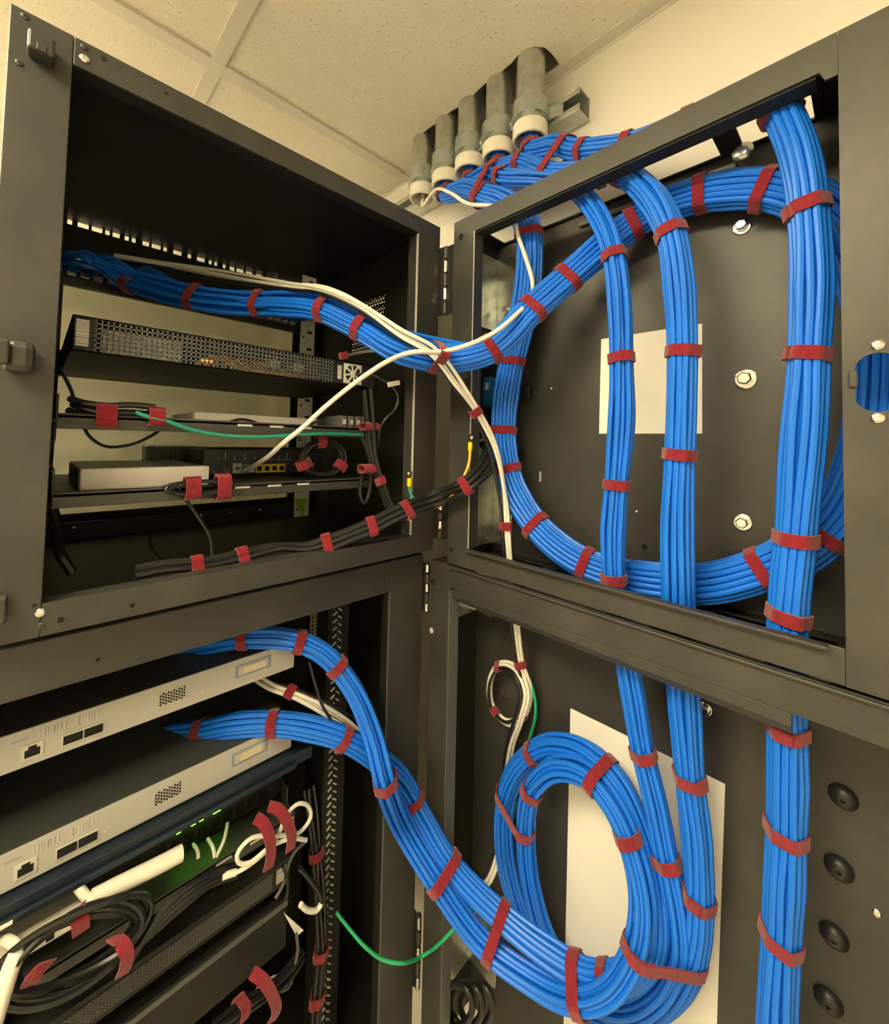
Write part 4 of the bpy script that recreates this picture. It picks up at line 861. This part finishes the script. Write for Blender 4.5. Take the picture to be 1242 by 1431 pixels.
# white wireless router with paddle antennas
t = thing('wireless_router', 'white router with ports and two paddle antennas at the far left', 'router', (-1.2, 0.0, -1.0))
bx('case', 'white_plastic', t, -1.36, -1.13, -.16, .115, -.992, -.945, .006)
for k in range(5): bx('port', 'hole_black', t, -1.13, -1.129, -.01+k*.017, .002+k*.017, -.985+(.006 if k % 2 else 0), -.972+(.006 if k % 2 else 0))
bx('port', 'hole_black', t, -1.13, -1.129, .075, .105, -.972, -.955); bx('port', 'hole_black', t, -1.13, -1.129, -.055, -.02, -.985, -.970)
def paddle(pts, w_):
    P = spline(path(pts), .012); a_ = MB().tube(P, w_, 12).build('antenna', 'white_plastic', t)
    return a_
a_ = paddle([(128, 1257, 'x', -1.09), (160, 1240, 'x', -1.09), (210, 1215, 'x', -1.09), (254, 1192, 'x', -1.09)], .0165)
MB().tube(spline(path([(104, 1232, 'x', -1.125), (112, 1243, 'x', -1.11), (124, 1256, 'x', -1.095), (132, 1256, 'x', -1.09)]), .008), .0085, 10).build('antenna_joint', 'white_plastic', a_)
a_ = paddle([(25, 1328, 'x', -1.06), (12, 1362, 'x', -1.05), (0, 1400, 'x', -1.04), (-12, 1440, 'x', -1.03)], .0135)
MB().tube(spline(path([(4, 1312, 'x', -1.125), (14, 1316, 'x', -1.09), (24, 1324, 'x', -1.065), (24, 1332, 'x', -1.06)]), .008), .0085, 10).build('antenna_joint', 'white_plastic', a_)
# lower power unit with a fine grille, and a plain unit under it
t = thing('power_unit', 'long black rack unit with a fine grille behind the black cord loops', 'power unit', (-1.4, .19, -1.2))
z0, z1, x = -1.20, -1.135, -1.12
bx('case', 'dark_metal', t, -1.7, x, -.165, .548, z0, z1, .002)
mb = MB(); y = -.15
while y < .50: mb.box(x, x+.0018, y, y+.003, z0+.012, z1-.012); y += .0062
for k in range(8): mb.box(x, x+.0018, -.15, .50, z0+.012+k*.0055, z0+.0145+k*.0055)
stuff(mb.build('grille', 'grey_plastic', t)); bx('rating_label', 'barcode_z', t, x, x+.001, .51, .535, z0+.015, z1-.012)
t = thing('power_unit', 'plain black rack unit at the very bottom of the view', 'power unit', (-1.4, .19, -1.4))
bx('case', 'dark_metal', t, -1.7, -1.13, -.165, .548, -1.38, -1.25, .002); bx('face_ridge', 'grey_plastic', t, -1.13, -1.126, -.165, .548, -1.268, -1.256)
# white cord, figure of eight with two straps
fe = thing('cord_coil', 'white cord folded in a figure of eight with two red straps', 'cable coil', at(385, 1215, 'x', -1.07), 'cord coils')
MB().tube(spline(path([(313, 1224, 'x', -1.08), (335, 1217, 'x', -1.07), (360, 1200, 'x', -1.06), (385, 1175, 'x', -1.06), (400, 1140, 'x', -1.06), (415, 1124, 'x', -1.06), (430, 1126, 'x', -1.06), (434, 1142, 'x', -1.06), (420, 1162, 'x', -1.055), (390, 1168, 'x', -1.05), (350, 1172, 'x', -1.05), (332, 1192, 'x', -1.05), (334, 1206, 'x', -1.05), (350, 1205, 'x', -1.045), (375, 1185, 'x', -1.045), (405, 1172, 'x', -1.045), (428, 1174, 'x', -1.05)]), .010), .0048, 8).build('cable', 'white_cable', fe)
MB().tube(spline(path([(311, 1225, 'x', -1.08), (322, 1221, 'x', -1.075), (330, 1219, 'x', -1.072)]), .008), .0075, 10).build('plug', 'white_plastic', fe)
def flat_strap(parent, pts, half=.012):
    P = spline(path(pts), .008); fr = rmf(P, (0, 1, 0)); vs = []; fs = []
    for (p, T, N, B) in fr:
        W_ = Vector((1, 0, 0)).cross(T).normalized()
        for s_, o_ in ((-1, 0), (1, 0), (1, 1), (-1, 1)): vs.append(p+W_*half*s_+Vector((.004*o_, 0, 0)))
    n_ = len(fr)
    for i in range(n_-1):
        for j in range(4): fs.append((i*4+j, i*4+(j+1) % 4, (i+1)*4+(j+1) % 4, (i+1)*4+j))
    fs += [(0, 1, 2, 3), (n_*4-1, n_*4-2, n_*4-3, n_*4-4)]
    return MB().add(vs, fs).build('strap', 'red_strap', parent)
flat_strap(fe, [(357, 1142, 'x', -1.06), (368, 1150, 'x', -1.045), (376, 1170, 'x', -1.035), (378, 1195, 'x', -1.035), (374, 1214, 'x', -1.045)])
flat_strap(fe, [(375, 1126, 'x', -1.06), (388, 1130, 'x', -1.045), (400, 1146, 'x', -1.035), (407, 1168, 'x', -1.035), (405, 1188, 'x', -1.045)])
# black cord loops
bl = thing('cord_coil', 'big dim loop of black cords with red straps at the lower left', 'cable coil', at(110, 1400, 'x', -1.06), 'cord coils')
for k in range(6):
    P0 = at(112, 1322, 'x', -1.08+.012*(k % 3)); pts = []
    for i in range(27):
        a = 2*math.pi*i/26; pts.append(P0+Vector((.01*math.sin(a*2+k), (.085+.006*k)*math.cos(a), (.052+.004*k)*math.sin(a)-.02*math.cos(a))))
    MB().tube(spline(pts, .014), .006, 7).build('cable', 'black_cable', bl)
for k in range(4): MB().tube(spline(path([(170+4*k, 1345, 'x', -1.05), (230, 1290-7*k, 'x', -1.06), (290, 1240-6*k, 'x', -1.07), (330, 1225-6*k, 'x', -1.1)]), .014), .006, 7).build('cable', 'black_cable', bl)
flat_strap(bl, [(152, 1317, 'x', -1.045), (166, 1314, 'x', -1.03), (177, 1330, 'x', -1.02), (176, 1348, 'x', -1.025), (170, 1362, 'x', -1.04)], .011)
flat_strap(bl, [(110, 1268, 'x', -1.075), (112, 1285, 'x', -1.05), (113, 1302, 'x', -1.06)], .013); flat_strap(bl, [(40, 1376, 'x', -1.06), (52, 1358, 'x', -1.04), (68, 1350, 'x', -1.06)], .013)
for k, (pts, mt) in enumerate((([(385, 1255), (396, 1235), (402, 1212), (412, 1190), (428, 1175)], 'grey_plastic'), ([(418, 1212), (432, 1228), (445, 1246), (449, 1262), (444, 1271), (430, 1272), (420, 1264)], 'black_cable'), ([(414, 1305), (416, 1330), (410, 1355), (405, 1378), (392, 1385)], 'grey_plastic'), ([(395, 1210), (400, 1225), (402, 1245), (398, 1258)], 'black_cable'), ([(350, 1395), (362, 1380), (385, 1365), (398, 1372), (380, 1392), (350, 1405)], 'clear_plug'))):
    wire('loose_cord', ['thin grey cord dropping from the figure-of-eight coil', 'black cord hooked round with a pale plug beside the slotted rail', 'thin grey cord dangling below the paper tag', 'short black cord behind the figure-of-eight coil', 'thin clear cord loop under the lowest red strap'][k], [(a, b_, 'x', -1.08+.01*(k % 2)) for a, b_ in pts], .004 if k != 1 else .006, mt, group='loose cords by the slotted rail')
lw = [o for o in C.objects if o.name.startswith('loose_cord')]
MB().tube(spline(path([(449, 1262, 'x', -1.069), (444, 1271, 'x', -1.069), (430, 1272, 'x', -1.069), (420, 1264, 'x', -1.069)]), .008), .0068, 10).build('plug', 'white_plastic', lw[1])
q = [at(a, b_, 'x', -1.10) for a, b_ in ((396, 1275), (424, 1300), (414, 1308))]
o = MB().plate([(p[1], p[2]) for p in q], [], 0, -1.101, -1.099).build('paper_tag', 'paper'); tag(o, 'small folded paper tag among the loose cords', 'tag')
bs = Bundle('cord_bundle', 'black cords gathered by a wide red strap at the bottom edge', [(300, 1440, 'x', -1.04), (335, 1412, 'x', -1.05), (368, 1388, 'x', -1.06), (400, 1360, 'x', -1.08), (420, 1330, 'x', -1.1)], 5, 1.5, [(340, 1408)], rand=61, r=.006, mtl='black_cable', group='black cord bundles', wander=.8)
flat_strap(bs.root, [(352, 1358, 'x', -1.05), (366, 1368, 'x', -1.035), (380, 1390, 'x', -1.03), (386, 1412, 'x', -1.035), (378, 1428, 'x', -1.05)])
vc = Bundle('cord_bundle', 'black cords running down beside the slotted rail', [(430, 1100, 'x', -1.25), (436, 1150, 'x', -1.22), (440, 1190, 'x', -1.2), (445, 1260, 'x', -1.18), (448, 1327, 'x', -1.17), (443, 1390, 'x', -1.16), (435, 1470, 'x', -1.15)], 5, 1.4, [(440, 1190), (447, 1327), (442, 1390)], rand=62, r=.007, mtl='black_cable', group='black cord bundles', wander=.8)
wire('green_cord', 'bright green earth cord sagging between the lower cabinet and lower wall section', [(470, 1275, 'x', -1.12), (488, 1298, 'x', -1.09), (510, 1323, 'x', -1.05), (535, 1341, 'x', -1.02), (560, 1346, 'x', -.98), (590, 1336, 'y', .93), (618, 1315, 'y', .94), (645, 1285, 'y', .99), (672, 1250, 'y', 1.07), (700, 1200, 'y', 1.14), (722, 1120, 'y', 1.155), (738, 1040, 'y', 1.155), (748, 1000, 'y', 1.14), (746, 970, 'y', 1.13), (735, 938, 'y', 1.12)], .0048, 'green_cable')
for k in range(3):
    pts = [at(638+14*k+22*math.cos(a), 1405+30*math.sin(a), 'y', 1.0+.02*k+.008*math.sin(a)) for a in [math.pi*2*i/20 for i in range(21)]]
    o = MB().tube(spline(pts, .012), .010, 9).build('cord_loop', 'black_cable'); tag(o, ['leftmost', 'middle', 'rightmost'][k]+' glossy black cord loop under the lower galvanised bracket', 'cord', 'glossy cord loops')
kc = wire('thin_cord', 'thin black tie crossing the white cables in the lower cabinet', [(432, 925, 'x', -1.06), (440, 955, 'x', -1.05), (450, 985, 'x', -1.04), (462, 1005, 'x', -1.05)], .004, 'black_cable', group='thin cords')
